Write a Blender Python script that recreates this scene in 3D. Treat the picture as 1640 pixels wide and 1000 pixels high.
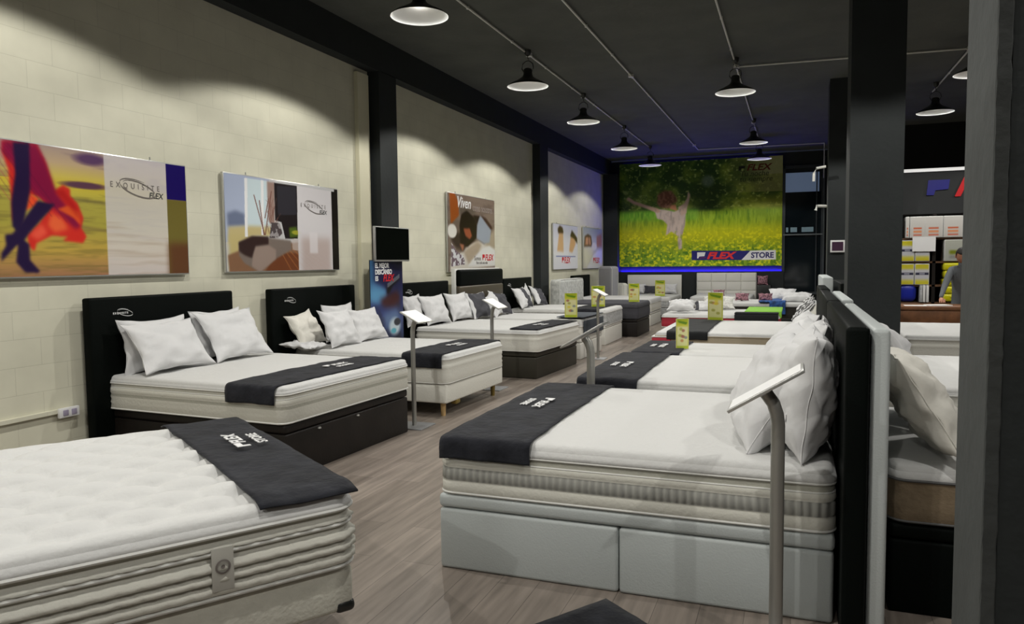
import bpy, bmesh, math, random
import numpy as np
from mathutils import Vector, Matrix, noise

# ------------------------------------------------------------------ scene, camera, light
for o in list(bpy.data.objects): bpy.data.objects.remove(o)
SC = bpy.context.scene
COL = SC.collection
vs = SC.view_settings
vs.view_transform = 'Standard'; vs.look = 'None'; vs.gamma = 1.0; vs.use_curve_mapping = False
vs.exposure = 0.0

EYE = 1.55
YAW, PITCH, ROLL = 0.3618, 0.066, 0.0108
def make_camera():
    cy, sy, cp, sp = math.cos(YAW), math.sin(YAW), math.cos(PITCH), math.sin(PITCH)
    fwd = Vector((-sy * cp, cy * cp, -sp)); right = Vector((cy, sy, 0)); down = fwd.cross(right)
    c, s = math.cos(ROLL), math.sin(ROLL)
    r2 = right * c + down * s; d2 = -right * s + down * c
    cam = bpy.data.cameras.new('camera'); cam.sensor_width = 36; cam.lens = 36 * 1200 / 1640
    cam.clip_start = 0.05; cam.clip_end = 100
    o = bpy.data.objects.new('camera', cam); COL.objects.link(o)
    m = Matrix((r2, -d2, -fwd)).transposed().to_4x4(); m.translation = Vector((0, 0, EYE))
    o.matrix_world = m; SC.camera = o
make_camera()

W = bpy.data.worlds.new('world'); SC.world = W; W.use_nodes = True
W.node_tree.nodes['Background'].inputs[0].default_value = (0.6, 0.7, 1.0, 1)
W.node_tree.nodes['Background'].inputs[1].default_value = 0.02

LAMP_POWER = 175.0
LAMP_COL = (1.0, 0.975, 0.915)
CEIL = 4.47
RIM = 4.0

# ------------------------------------------------------------------ materials
def srgb(r, g=None, b=None):
    if g is None: r, g, b = r
    f = lambda c: ((c / 255) / 12.92) if c / 255 <= 0.04045 else (((c / 255) + 0.055) / 1.055) ** 2.4
    return (f(r), f(g), f(b), 1)
MATS = {}
def mat(name, col, rough=0.6, metal=0.0, bump=0.0, scale=60.0, var=0.0, vscale=8.0, spec=0.4, sheen=0.0, detail=3.0, coat=0.0):
    if name in MATS: return MATS[name]
    m = bpy.data.materials.new(name); m.use_nodes = True; nt = m.node_tree; N = nt.nodes; L = nt.links
    b = N['Principled BSDF']
    c = col if len(col) == 4 else (*col, 1)
    b.inputs['Base Color'].default_value = c
    b.inputs['Roughness'].default_value = rough; b.inputs['Metallic'].default_value = metal
    b.inputs['Specular IOR Level'].default_value = spec
    b.inputs['Sheen Weight'].default_value = sheen; b.inputs['Coat Weight'].default_value = coat
    tc = N.new('ShaderNodeTexCoord')
    if bump > 0:
        n = N.new('ShaderNodeTexNoise'); n.inputs['Scale'].default_value = scale; n.inputs['Detail'].default_value = detail
        bp = N.new('ShaderNodeBump'); bp.inputs['Strength'].default_value = bump; bp.inputs['Distance'].default_value = 0.01
        L.new(tc.outputs['Object'], n.inputs['Vector']); L.new(n.outputs['Fac'], bp.inputs['Height']); L.new(bp.outputs['Normal'], b.inputs['Normal'])
    if var > 0:
        n = N.new('ShaderNodeTexNoise'); n.inputs['Scale'].default_value = vscale; n.inputs['Detail'].default_value = 4
        r = N.new('ShaderNodeValToRGB')
        r.color_ramp.elements[0].position = 0.3; r.color_ramp.elements[1].position = 0.7
        r.color_ramp.elements[0].color = tuple(x * (1 - var) for x in c[:3]) + (1,)
        r.color_ramp.elements[1].color = tuple(min(1, x * (1 + var)) for x in c[:3]) + (1,)
        L.new(tc.outputs['Object'], n.inputs['Vector']); L.new(n.outputs['Fac'], r.inputs[0]); L.new(r.outputs[0], b.inputs['Base Color'])
    MATS[name] = m
    return m
def emit(name, col, strength):
    if name in MATS: return MATS[name]
    m = bpy.data.materials.new(name); m.use_nodes = True; nt = m.node_tree
    b = nt.nodes['Principled BSDF']; b.inputs['Base Color'].default_value = (*col[:3], 1)
    b.inputs['Emission Color'].default_value = (*col[:3], 1); b.inputs['Emission Strength'].default_value = strength
    MATS[name] = m; return m
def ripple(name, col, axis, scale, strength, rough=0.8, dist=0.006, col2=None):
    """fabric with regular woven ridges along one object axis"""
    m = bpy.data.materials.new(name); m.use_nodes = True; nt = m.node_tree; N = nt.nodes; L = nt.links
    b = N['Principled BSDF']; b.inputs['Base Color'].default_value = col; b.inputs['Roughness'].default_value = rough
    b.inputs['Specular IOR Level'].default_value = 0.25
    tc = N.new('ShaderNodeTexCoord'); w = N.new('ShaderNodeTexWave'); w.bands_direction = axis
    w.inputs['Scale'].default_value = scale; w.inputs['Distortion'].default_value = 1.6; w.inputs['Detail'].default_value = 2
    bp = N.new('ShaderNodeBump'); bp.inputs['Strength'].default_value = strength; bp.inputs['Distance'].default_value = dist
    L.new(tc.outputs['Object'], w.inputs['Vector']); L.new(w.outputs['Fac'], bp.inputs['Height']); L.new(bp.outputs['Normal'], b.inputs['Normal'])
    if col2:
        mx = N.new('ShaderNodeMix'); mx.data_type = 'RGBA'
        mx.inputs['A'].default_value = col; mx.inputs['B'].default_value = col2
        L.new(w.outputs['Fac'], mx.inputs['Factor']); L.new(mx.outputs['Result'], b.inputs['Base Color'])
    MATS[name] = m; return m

M_white = mat('white_quilt', (0.57, 0.57, 0.56), 0.85, bump=0.35, scale=35, spec=0.2, sheen=0.1)
M_cream = mat('cream_ticking', (0.58, 0.57, 0.51), 0.85, bump=0.3, scale=50, spec=0.2)
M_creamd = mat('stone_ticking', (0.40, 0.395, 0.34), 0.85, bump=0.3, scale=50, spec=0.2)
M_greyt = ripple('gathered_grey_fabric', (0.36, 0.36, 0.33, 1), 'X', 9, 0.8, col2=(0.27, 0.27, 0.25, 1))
M_pipe = mat('white_piping', (0.66, 0.66, 0.63), 0.7, spec=0.3)
M_pillow = mat('pillow_cotton', (0.62, 0.62, 0.625), 0.85, bump=0.25, scale=14, spec=0.15, detail=5)
M_leatherw = mat('white_leatherette', (0.43, 0.46, 0.455), 0.45, bump=0.15, scale=120, spec=0.4)
M_leatherg = mat('pale_leatherette', (0.66, 0.65, 0.60), 0.45, bump=0.1, scale=120)
M_black = mat('black_leatherette', (0.0022, 0.0034, 0.0028), 0.55, bump=0.12, scale=150, spec=0.06)
M_wenge = mat('wenge_wood', (0.011, 0.0085, 0.007), 0.5, spec=0.25, bump=0.1, scale=30, var=0.35, vscale=5)
M_brownbase = mat('brown_leatherette', (0.032, 0.029, 0.021), 0.5, spec=0.25, bump=0.1, scale=120)
M_runner = mat('charcoal_plush', (0.019, 0.020, 0.025), 0.9, bump=0.9, scale=22, var=0.35, vscale=9, spec=0.08, sheen=0.08, detail=6)
M_thread = mat('white_thread', (0.75, 0.75, 0.75), 0.8)
M_steel = mat('brushed_steel', (0.36, 0.355, 0.33), 0.42, metal=0.75, spec=0.5)
M_steeld = mat('base_steel', (0.40, 0.41, 0.43), 0.35, metal=0.6)
M_alu = mat('aluminium_frame', (0.55, 0.55, 0.53), 0.35, metal=0.8)
M_char = mat('charcoal_paint', (0.0135, 0.017, 0.0175), 0.75, bump=0.25, scale=20, var=0.12, vscale=3)
M_plaster = mat('grey_plaster', (0.040, 0.044, 0.043), 0.8, bump=0.7, scale=9, var=0.15, vscale=4, detail=8)
M_ceil = mat('ceiling_paint', (0.076, 0.080, 0.072), 0.9, bump=0.5, scale=14, var=0.12, vscale=2, detail=6)
M_blackm = mat('black_enamel', (0.012, 0.013, 0.012), 0.35, spec=0.5)
M_shadein = mat('white_enamel', (0.85, 0.86, 0.85), 0.4)
M_conduit = mat('galvanised_pipe', (0.58, 0.58, 0.54), 0.5, metal=0.1)
M_plastic = mat('white_plastic', (0.70, 0.70, 0.70), 0.4)
M_wood = mat('pale_beech', (0.50, 0.33, 0.15), 0.5, var=0.2, vscale=20)
M_desk = mat('desk_wood', (0.16, 0.065, 0.025), 0.45, var=0.3, vscale=10)
M_brass = mat('brass_leg', (0.25, 0.18, 0.05), 0.4, metal=0.5)
M_paper = mat('white_paper', (0.82, 0.82, 0.82), 0.5)
M_navy = mat('logo_navy', (0.012, 0.012, 0.16), 0.5)
M_red = mat('logo_red', (0.55, 0.012, 0.02), 0.5)
M_ink = mat('grey_ink', (0.16, 0.14, 0.13), 0.5)
M_dkink = mat('dark_ink', (0.03, 0.035, 0.035), 0.5)
M_brick = mat('taupe_ticking', (0.20, 0.15, 0.095), 0.85, bump=0.4, scale=40, var=0.15, vscale=12)
M_beige = mat('beige_ticking', (0.42, 0.36, 0.26), 0.85, bump=0.3, scale=50)
M_redt = mat('red_ticking', (0.42, 0.03, 0.05), 0.8, bump=0.2, scale=50)
M_dgrey = mat('slate_ticking', (0.055, 0.055, 0.065), 0.85, bump=0.3, scale=40)
M_greym = mat('grey_marbled_ticking', (0.42, 0.43, 0.43), 0.8, bump=0.3, scale=40, var=0.3, vscale=22)
M_greyp = mat('grey_edge_tape', (0.10, 0.10, 0.10), 0.7)
M_skin = mat('skin', (0.38, 0.17, 0.10), 0.55)
M_hair = mat('dark_hair', (0.012, 0.010, 0.009), 0.6, bump=0.6, scale=80)
M_cloth = mat('grey_shirt', (0.10, 0.11, 0.12), 0.8)

# ------------------------------------------------------------------ naming and mesh helpers
def tag(o, label=None, cat=None, group=None, kind=None):
    if label: o['label'] = label
    if cat: o['category'] = cat
    if group: o['group'] = group
    if kind: o['kind'] = kind
    return o
def thing(name, label, cat, loc=(0, 0, 0), rotz=0.0, group=None):
    o = bpy.data.objects.new(name, None); COL.objects.link(o); o.empty_display_size = 0.1
    o.location = loc; o.rotation_euler = (0, 0, rotz)
    return tag(o, label, cat, group)
def link(name, me, mats=None, parent=None, smooth=False):
    o = bpy.data.objects.new(name, me); COL.objects.link(o)
    if mats:
        for m in (mats if isinstance(mats, (list, tuple)) else [mats]): me.materials.append(m)
    if parent is not None: o.parent = parent
    if smooth: me.shade_smooth()
    return o
def pyd(name, verts, faces, mats=None, parent=None, smooth=False, idx=None):
    me = bpy.data.meshes.new(name); me.from_pydata([tuple(v) for v in verts], [], faces)
    if idx is not None: me.polygons.foreach_set('material_index', idx)
    me.update()
    return link(name, me, mats, parent, smooth)
def bm_obj(name, bm, m, parent=None, smooth=False):
    me = bpy.data.meshes.new(name); bm.normal_update(); bm.to_mesh(me); bm.free()
    o = link(name, me, m, parent)
    if smooth:
        me.shade_smooth()
        try: me.set_sharp_from_angle(angle=math.radians(40))
        except Exception: pass
    return o
def bx(bm, c, s, bev=0.0, seg=2, rot=None):
    r = bmesh.ops.create_cube(bm, size=1.0)
    vv = r['verts']
    bmesh.ops.scale(bm, vec=Vector(s), verts=vv)
    if bev > 0:
        es = list({e for v in vv for e in v.link_edges})
        rr = bmesh.ops.bevel(bm, geom=es, offset=bev, segments=seg, profile=0.5, affect='EDGES')
        vv = list({v for v in rr['verts']} | {v for v in vv if v.is_valid})
    if rot is not None: bmesh.ops.rotate(bm, cent=(0, 0, 0), matrix=rot, verts=vv)
    bmesh.ops.translate(bm, vec=Vector(c), verts=vv)
    return vv
def box(name, c, s, m, parent=None, bev=0.0, seg=2, rot=None):
    bm = bmesh.new(); bx(bm, c, s, bev, seg, rot); return bm_obj(name, bm, m, parent, smooth=bev > 0)
def frames(pts, closed=False):
    out = []; n = len(pts)
    for i in range(n):
        a = pts[(i - 1) % n] if (closed or i > 0) else pts[i]
        b = pts[(i + 1) % n] if (closed or i < n - 1) else pts[i]
        t = (b - a).normalized(); up = Vector((0, 0, 1)) if abs(t.z) < 0.95 else Vector((1, 0, 0))
        x = t.cross(up).normalized(); y = x.cross(t).normalized(); out.append((x, y))
    return out
def tube(bm, pts, r, n=8, closed=False):
    pts = [Vector(p) for p in pts]; fr = frames(pts, closed); rings = []
    for p, (x, y) in zip(pts, fr):
        rr = r
        rings.append([bm.verts.new(p + x * math.cos(2 * math.pi * k / n) * rr + y * math.sin(2 * math.pi * k / n) * rr) for k in range(n)])
    m = len(rings)
    for i in range(m if closed else m - 1):
        a, b = rings[i], rings[(i + 1) % m]
        for k in range(n): bm.faces.new((a[k], a[(k + 1) % n], b[(k + 1) % n], b[k]))
    if not closed:
        bm.faces.new(rings[0][::-1]); bm.faces.new(rings[-1])
def tube_obj(name, pts, r, m, parent=None, n=8, closed=False):
    bm = bmesh.new(); tube(bm, pts, r, n, closed); bmesh.ops.recalc_face_normals(bm, faces=bm.faces)
    return bm_obj(name, bm, m, parent, smooth=True)
def lathe(bm, prof, n=32, c=(0, 0, 0)):
    rings = []
    for r, z in prof:
        rings.append([bm.verts.new((c[0] + r * math.cos(2 * math.pi * k / n), c[1] + r * math.sin(2 * math.pi * k / n), c[2] + z)) for k in range(n)])
    for a, b in zip(rings, rings[1:]):
        for k in range(n): bm.faces.new((a[k], a[(k + 1) % n], b[(k + 1) % n], b[k]))
    return rings
def lathe_obj(name, prof, m, parent=None, n=32, c=(0, 0, 0), cap=False):
    bm = bmesh.new(); r = lathe(bm, prof, n, c)
    if cap: bm.faces.new(r[0]); bm.faces.new(r[-1])
    bmesh.ops.recalc_face_normals(bm, faces=bm.faces)
    return bm_obj(name, bm, m, parent, smooth=True)
def text(name, body, size, m, parent, origin, right, up, shear=0.0, space=1.0, stretch=1.0, off=0.0, align='LEFT', ext=0.0006):
    """flat lettering: origin is the baseline start, right and up are directions in the parent's space"""
    cu = bpy.data.curves.new(name, 'FONT'); cu.body = body; cu.size = size; cu.shear = shear
    cu.space_character = space; cu.extrude = ext; cu.offset = off; cu.align_x = align; cu.resolution_u = 3
    t = bpy.data.objects.new(name, cu); me = bpy.data.meshes.new_from_object(t)
    bpy.data.objects.remove(t); bpy.data.curves.remove(cu)
    r = Vector(right).normalized(); u = Vector(up).normalized(); n = r.cross(u)
    mm = Matrix((r * stretch, u, n)).transposed().to_4x4(); mm.translation = Vector(origin)
    me.transform(mm); me.materials.clear()
    return link(name, me, m, parent)
def flat(name, pts, origin, right, up, m, parent, thick=0.0012):
    """a thin printed patch with an outline, laid on a surface"""
    r = Vector(right).normalized(); u = Vector(up).normalized(); n = r.cross(u); o = Vector(origin)
    k = len(pts); a = [o + r * p[0] + u * p[1] for p in pts]; b = [v + n * thick for v in a]
    f = [tuple(range(k - 1, -1, -1)), tuple(range(k, 2 * k))] + [(i, (i + 1) % k, k + (i + 1) % k, k + i) for i in range(k)]
    return pyd(name, a + b, f, m, parent)
def swoosh(name, origin, right, up, s, m, parent):
    """looping ribbon stroke that runs round a word mark"""
    V = []; F = []; r = Vector(right).normalized(); u = Vector(up).normalized(); n = r.cross(u); o = Vector(origin)
    K = 60
    for i in range(K + 1):
        t = i / K
        a = math.radians(70 + 470 * t)
        rx = s * (0.55 - 0.12 * t); ry = s * (0.20 - 0.05 * t)
        x = math.cos(a) * rx; y = math.sin(a) * ry + 0.10 * s * math.cos(a) * -1
        w = s * 0.012 * (0.3 + math.sin(math.pi * t))
        V += [o + r * x + u * (y - w) + n * 0.0015, o + r * x + u * (y + w) + n * 0.0015]
        if i: F.append((2 * i - 2, 2 * i, 2 * i + 1, 2 * i - 1))
    return pyd(name, V, F, m, parent)
def flex_mark(parent, origin, right, up, h, m_flag, m_txt, name='logo'):
    """small flag block followed by the slanted word FLEX"""
    g = flat(name + '_flag', [(0, 0.05 * h), (0.22 * h, 0.05 * h), (0.30 * h, 0.42 * h), (0.95 * h, 0.42 * h), (1.0 * h, 0.95 * h), (0.02 * h, 0.95 * h)], origin, right, up, m_flag, parent)
    o = Vector(origin) + Vector(right).normalized() * h * 1.08
    t = text(name + '_word', 'FLEX', h * 1.38, m_txt, parent, o, right, up, shear=0.25, off=0.03 * h, stretch=1.15)
    return g, t

# ------------------------------------------------------------------ room shell
def brick_mat(name, c1, c2, cm, uax, vax, bw, bh, mortar, rough, bump, offs=0.5, nscale=3.0, grain=None):
    m = bpy.data.materials.new(name); m.use_nodes = True; nt = m.node_tree; N = nt.nodes; L = nt.links
    b = N['Principled BSDF']; b.inputs['Roughness'].default_value = rough; b.inputs['Specular IOR Level'].default_value = 0.3
    tc = N.new('ShaderNodeTexCoord'); sp = N.new('ShaderNodeSeparateXYZ'); cb = N.new('ShaderNodeCombineXYZ')
    L.new(tc.outputs['Object'], sp.inputs[0]); L.new(sp.outputs[uax], cb.inputs['X']); L.new(sp.outputs[vax], cb.inputs['Y'])
    br = N.new('ShaderNodeTexBrick'); br.offset = offs; br.inputs['Scale'].default_value = 1.0
    br.inputs['Brick Width'].default_value = bw; br.inputs['Row Height'].default_value = bh
    br.inputs['Mortar Size'].default_value = mortar; br.inputs['Mortar Smooth'].default_value = 0.6
    br.inputs['Color1'].default_value = c1; br.inputs['Color2'].default_value = c2; br.inputs['Mortar'].default_value = cm
    br.inputs['Bias'].default_value = 0.0
    L.new(cb.outputs[0], br.inputs['Vector'])
    n = N.new('ShaderNodeTexNoise'); n.inputs['Scale'].default_value = nscale; n.inputs['Detail'].default_value = 6
    mp = N.new('ShaderNodeMapping')
    if grain: mp.inputs['Scale'].default_value = grain
    L.new(cb.outputs[0], mp.inputs[0]); L.new(mp.outputs[0], n.inputs['Vector'])
    r = N.new('ShaderNodeMapRange'); r.inputs['To Min'].default_value = 0.72 if grain else 0.93; r.inputs['To Max'].default_value = 1.28 if grain else 1.05
    r.inputs['From Min'].default_value = 0.3; r.inputs['From Max'].default_value = 0.7
    L.new(n.outputs['Fac'], r.inputs['Value'])
    mx = N.new('ShaderNodeMix'); mx.data_type = 'RGBA'; mx.blend_type = 'MULTIPLY'; mx.inputs['Factor'].default_value = 1
    L.new(br.outputs['Color'], mx.inputs['A']); L.new(r.outputs['Result'], mx.inputs['B']); L.new(mx.outputs['Result'], b.inputs['Base Color'])
    inv = N.new('ShaderNodeMath'); inv.operation = 'SUBTRACT'; inv.inputs[0].default_value = 1.0; L.new(br.outputs['Fac'], inv.inputs[1])
    ad = N.new('ShaderNodeMath'); ad.operation = 'MULTIPLY_ADD'; ad.inputs[1].default_value = 0.12; L.new(n.outputs['Fac'], ad.inputs[0]); L.new(inv.outputs[0], ad.inputs[2])
    bp = N.new('ShaderNodeBump'); bp.inputs['Strength'].default_value = bump; bp.inputs['Distance'].default_value = 0.006
    L.new(ad.outputs[0], bp.inputs['Height']); L.new(bp.outputs['Normal'], b.inputs['Normal'])
    return m
M_block = brick_mat('painted_block', (0.62, 0.605, 0.485, 1), (0.60, 0.585, 0.47, 1), (0.52, 0.505, 0.405, 1), 'Y', 'Z', 0.42, 0.205, 0.003, 0.75, 0.22)
M_floor = brick_mat('floor_planks', (0.255, 0.216, 0.185, 1), (0.17, 0.142, 0.120, 1), (0.07, 0.058, 0.05, 1), 'Y', 'X', 1.28, 0.19, 0.0015, 0.36, 0.35, 0.37, 2.2, (0.8, 9.0, 1))

XL, XR, YB, YF = -5.3, 7.5, 22.0, -6.0
def struct(name, c, s, m, bev=0.0):
    return tag(box(name, c, s, m, None, bev), kind='structure')
struct('floor', ((XL + XR) / 2, (YB + YF) / 2, -0.05), (XR - XL, YB - YF, 0.1), M_floor)
struct('ceiling', ((XL + XR) / 2, (YB + YF) / 2, CEIL + 0.09), (XR - XL, YB - YF, 0.12), M_ceil)
struct('wall_left', (XL - 0.1, (YB + YF) / 2, CEIL / 2), (0.2, YB - YF, CEIL), M_block)
struct('wall_back', ((XL + XR) / 2, YB + 0.1, CEIL / 2), (XR - XL, 0.2, CEIL), M_char)
struct('wall_right', (XR + 0.1, (YB + YF) / 2, CEIL / 2), (0.2, YB - YF, CEIL), M_char)
struct('wall_front', ((XL + XR) / 2, YF - 0.1, CEIL / 2), (XR - XL, 0.2, CEIL), M_char)
# beam and pillars on the left wall, free columns
struct('trim_1', (-5.215, (YB + YF) / 2, 4.285), (0.17, YB - YF - 0.02, 0.43), M_char)
struct('trim_2', (-5.215, 8.95, 2.04), (0.17, 0.46, 4.08), M_char)
struct('trim_3', (-5.215, 15.62, 2.04), (0.17, 0.56, 4.08), M_char)
struct('trim_4', (-5.215, 1.6, 2.04), (0.17, 0.46, 4.08), M_char)
struct('trim_5', (-5.08, 21.8, 2.04), (0.42, 0.38, 4.08), M_char)
tag(box('wall_duct', (-5.27, 8.52, 2.0), (0.055, 0.26, 4.0), mat('duct_cream', (0.66, 0.63, 0.47), 0.5)), 'flat cream duct running up the wall beside the first dark pillar', 'duct')
c1 = struct('trim_6', (0.755, 8.78, 2.25), (0.50, 0.56, 4.5), M_char)
struct('trim_7', (0.80, 13.85, 2.25), (0.62, 0.6, 4.5), M_char)
# near column with its rough plaster cladding
def near_column():
    bm = bmesh.new(); x0, x1, y0, y1 = 0.372, 0.80, 1.78, 2.06; nz, ns = 220, 3
    bm2 = bmesh.new(); bx(bm2, ((x0 + x1) / 2 + 0.014, (y0 + y1) / 2 + 0.0, 2.25), (x1 - x0 - 0.03, y1 - y0 - 0.008, 4.5)); 
    t = bm_obj('trim_8', bm2, M_char); tag(t, kind='structure')
    V = []; F = []; rnd = random.Random(4)
    for k in range(nz + 1):
        z = 4.5 * k / nz
        w = 0.0022 * noise.noise((0, 3, z * 34)) + 0.0015 * noise.noise((5, 1, z * 90))
        w2 = 0.003 * noise.noise((9, 3, z * 30)) + 0.002 * noise.noise((7, 1, z * 80))
        pr = [(x0, y1), (x0, y0 + 0.004), (x0 + 0.002 + w, y0), (x0 + 0.026 + w2, y0 + 0.002), (x0 + 0.030 + w2, y0 + 0.006), (x0 + 0.03, y1)]
        V += [(a, b, z) for a, b in pr]
        if k:
            o = (k - 1) * 6
            for j in range(6): F.append((o + j, o + (j + 1) % 6, o + 6 + (j + 1) % 6, o + 6 + j))
    F += [tuple(range(5, -1, -1)), tuple(range(nz * 6, nz * 6 + 6))]
    tag(pyd('trim_9', V, F, M_plaster), kind='structure')
near_column()

# plinth of the wall trunking with its outlet
tag(box('wall_trunking', (-5.285, 1.5, 0.445), (0.03, 5.4, 0.03), M_block), 'painted horizontal cable trunking low on the cream block wall', 'trunking')
t = thing('wall_socket', 'white double socket on the low trunking left of the first black headboard', 'socket', (-5.28, 4.16, 0.43))
box('socket_plate', (0.018, 0, 0), (0.03, 0.17, 0.075), M_plastic, t, 0.006)
for s in (-1, 1):
    b = box('socket_insert', (0.035, s * 0.036, 0), (0.008, 0.045, 0.045), mat('socket_lilac', (0.30, 0.27, 0.36), 0.4), t, 0.004)
tag(b, None)

# ------------------------------------------------------------------ back wall: dado, led strips, window
dado = struct('trim_10', (-2.6, 21.93, 0.6), (4.6, 0.14, 1.2), M_char)
M_led = emit('led_blue', (0.010, 0.0, 1.0), 170.0)
M_led2 = emit('led_blue_soft', (0.03, 0.02, 1.0), 9.0)
def led(nm, c, s, label, m=M_led):
    tag(box(nm, c, s, m), label, 'light strip')
struct('trim_12', (-2.6, 21.865, 1.218), (4.6, 0.012, 0.036), M_char)
struct('trim_13', (-2.6, 21.99, 1.31), (4.56, 0.02, 0.20), mat('led_catch_band', (0.045, 0.045, 0.055), 0.7))  # band added over the charcoal wall to catch the blue strip glow
led('led_strip', (-2.6, 21.955, 1.208), (4.5, 0.02, 0.012), 'blue light strip along the wall under the meadow mural')
led('led_strip', (-2.6, 21.975, 4.33), (4.3, 0.02, 0.012), 'blue light strip behind the top edge of the meadow mural', M_led2)
wnd = thing('window_1', None, None, (0.17, 21.97, 0)); wnd['kind'] = 'structure'; 
if 'label' in wnd: del wnd['label']
M_frame = mat('window_frame', (0.035, 0.042, 0.048), 0.4)
M_pane = mat('night_glass', (0.006, 0.010, 0.013), 0.08, spec=0.8)
bm = bmesh.new()
for x in (-0.49, 0.49): bx(bm, (x, 0, 2.35), (0.07, 0.08, 3.5))
for z in (0.63, 4.06): bx(bm, (0, 0, z), (1.05, 0.08, 0.07))
bx(bm, (0.34, 0, 2.35), (0.03, 0.06, 3.4))
bm_obj('window_frame', bm, M_frame, wnd)
box('window_rail', (0, -0.02, 2.225), (1.0, 0.07, 0.035), mat('window_rail_grey', (0.16, 0.18, 0.19), 0.4), wnd)
box('pane', (0, 0.01, 1.45), (0.95, 0.01, 1.55), M_pane, wnd)
box('pane', (0, 0.01, 2.8), (0.95, 0.01, 1.15), M_pane, wnd)
box('pane', (-0.03, -0.005, 3.64), (0.86, 0.01, 0.52), emit('dusk_pane', (0.16, 0.22, 0.34), 0.28), wnd)
for x, w in ((-0.4, 0.06), (-0.23, 0.17), (0.12, 0.3)):
    box('pane', (x, -0.002, 2.36), (w, 0.01, 0.13), emit('dim_pane', (0.16, 0.24, 0.28), 0.16), wnd)
# pipes down the back wall
tag(tube_obj('wall_pipe', [(0.70, 21.9, 0), (0.70, 21.9, 4.3)], 0.03, mat('pipe_dark', (0.05, 0.06, 0.065), 0.5)), 'dark vertical pipe beside the night window', 'pipe')
tag(tube_obj('wall_pipe', [(0.44, 13.3, 3.05), (0.30, 13.3, 3.03), (0.26, 13.3, 2.95), (0.26, 13.3, 2.82)], 0.022, M_conduit), 'short bent pale pipe high beside the far dark column', 'pipe')
tag(tube_obj('wall_pipe', [(0.47, 13.6, 2.43), (0.32, 13.5, 2.43), (0.30, 13.5, 2.36)], 0.025, M_conduit), 'short pipe stub with fitting halfway up the far dark column', 'pipe')

# ------------------------------------------------------------------ ceiling pipes
CZ = CEIL + 0.005
def conduit(label, pts, boxes=()):
    t = thing('ceiling_conduit', label, 'conduit', pts[0])
    o = Vector(pts[0])
    P = [Vector(p) - o for p in pts]
    for a, b in zip(P, P[1:]): tube_obj('pipe', [a, b], 0.013, M_conduit, t, 8)
    for b in boxes: lathe_obj('junction_box', [(0.045, -0.022), (0.045, 0.02), (0.04, 0.025)], M_conduit, t, 12, tuple(Vector(b) - o), cap=True)
    k = 0
    for a, b in zip(P, P[1:]):
        n = int((b - a).length / 1.4)
        for i in range(1, n):
            c = a.lerp(b, i / n); box('clip', c, (0.03, 0.03, 0.03), M_conduit, t)
conduit('grey ceiling pipe above the left row of pendant lamps', [(-3.56, -2, CZ), (-3.56, 19.6, CZ)], [(-3.56, 6.9, CZ), (-3.56, 10.2, CZ), (-3.56, 13.1, CZ), (-3.56, 16.5, CZ)])
conduit('grey ceiling pipe between the lamp rows, turning right near the mural', [(-2.50, -2, CZ), (-2.45, 20.5, CZ), (0.64, 20.7, CZ), (0.64, 20.7, 3.6)], [(-2.47, 11.95, CZ), (-2.45, 19.7, CZ)])
conduit('grey ceiling pipe above the middle row of pendant lamps', [(-0.88, -2, CZ), (-0.88, 19.7, CZ)], [(-0.88, 12.05, CZ), (-0.88, 17.0, CZ)])
conduit('grey ceiling pipe crossing over to the right lamp row', [(-0.84, 12.05, CZ), (2.25, 12.3, CZ)], [(2.25, 12.3, CZ)])
conduit('grey ceiling pipe leading to the lamp behind the big column', [(2.25, 12.36, CZ), (2.22, 15.2, CZ)])

# ------------------------------------------------------------------ pendant lamps
def lamp(x, y, label, group='wide black pendant lamps', power=1.0, tilt=0.0):
    t = thing('pendant_lamp', label, 'lamp', (x, y, RIM), 0, group)
    outer = [(0.2875, 0.0), (0.283, 0.012), (0.25, 0.035), (0.19, 0.065), (0.125, 0.10), (0.085, 0.125), (0.068, 0.15), (0.060, 0.19), (0.058, 0.235), (0.04, 0.25), (0.0, 0.252)]
    lathe_obj('shade', outer, M_blackm, t, 40)
    lathe_obj('reflector', [(0.2870, 0.001), (0.278, 0.009), (0.248, 0.028), (0.186, 0.058), (0.12, 0.092), (0.08, 0.118), (0.06, 0.145), (0.05, 0.205), (0.0, 0.21)], M_shadein, t, 40)
    lathe_obj('bulb', [(0.0, 0.128), (0.02, 0.131), (0.033, 0.145), (0.036, 0.16), (0.028, 0.18), (0.016, 0.20)], emit('bulb_glow', (1, 0.96, 0.88), 34.0 * power + 0.5), t, 16)
    bm = bmesh.new()
    for s in (-1, 1):
        tube(bm, [(s * 0.058, 0, 0.20), (s * 0.085, 0, 0.25), (s * 0.075, 0, 0.31), (s * 0.03, 0, 0.345), (0, 0, 0.35)], 0.007, 6)
    bmesh.ops.recalc_face_normals(bm, faces=bm.faces); bm_obj('yoke', bm, M_blackm, t, True)
    tube_obj('hook', [(0, 0, 0.345), (0.012, 0, 0.37), (0, 0, 0.40), (0, 0, CEIL - RIM + 0.03)], 0.006, M_blackm, t, 6)
    lathe_obj('ceiling_cup', [(0.02, 0.42), (0.045, 0.45), (0.05, CEIL - RIM + 0.03)], M_blackm, t, 16)
    if power > 0:
        l = bpy.data.lights.new('bulb_light', 'SPOT'); l.spot_size = math.radians(141); l.spot_blend = 0.16; l.energy = LAMP_POWER * power; l.color = LAMP_COL; l.shadow_soft_size = 0.03
        lo = bpy.data.objects.new('bulb_light', l); COL.objects.link(lo); lo.parent = t; lo.location = (0, 0, 0.096)
    return t
names = {0: 'nearest in view, close to the top edge', 1: 'second in the left row', 2: 'third in the left row, over the third bed', 3: 'fourth in the left row', 4: 'last in the left row, hanging before the mural'}
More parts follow.
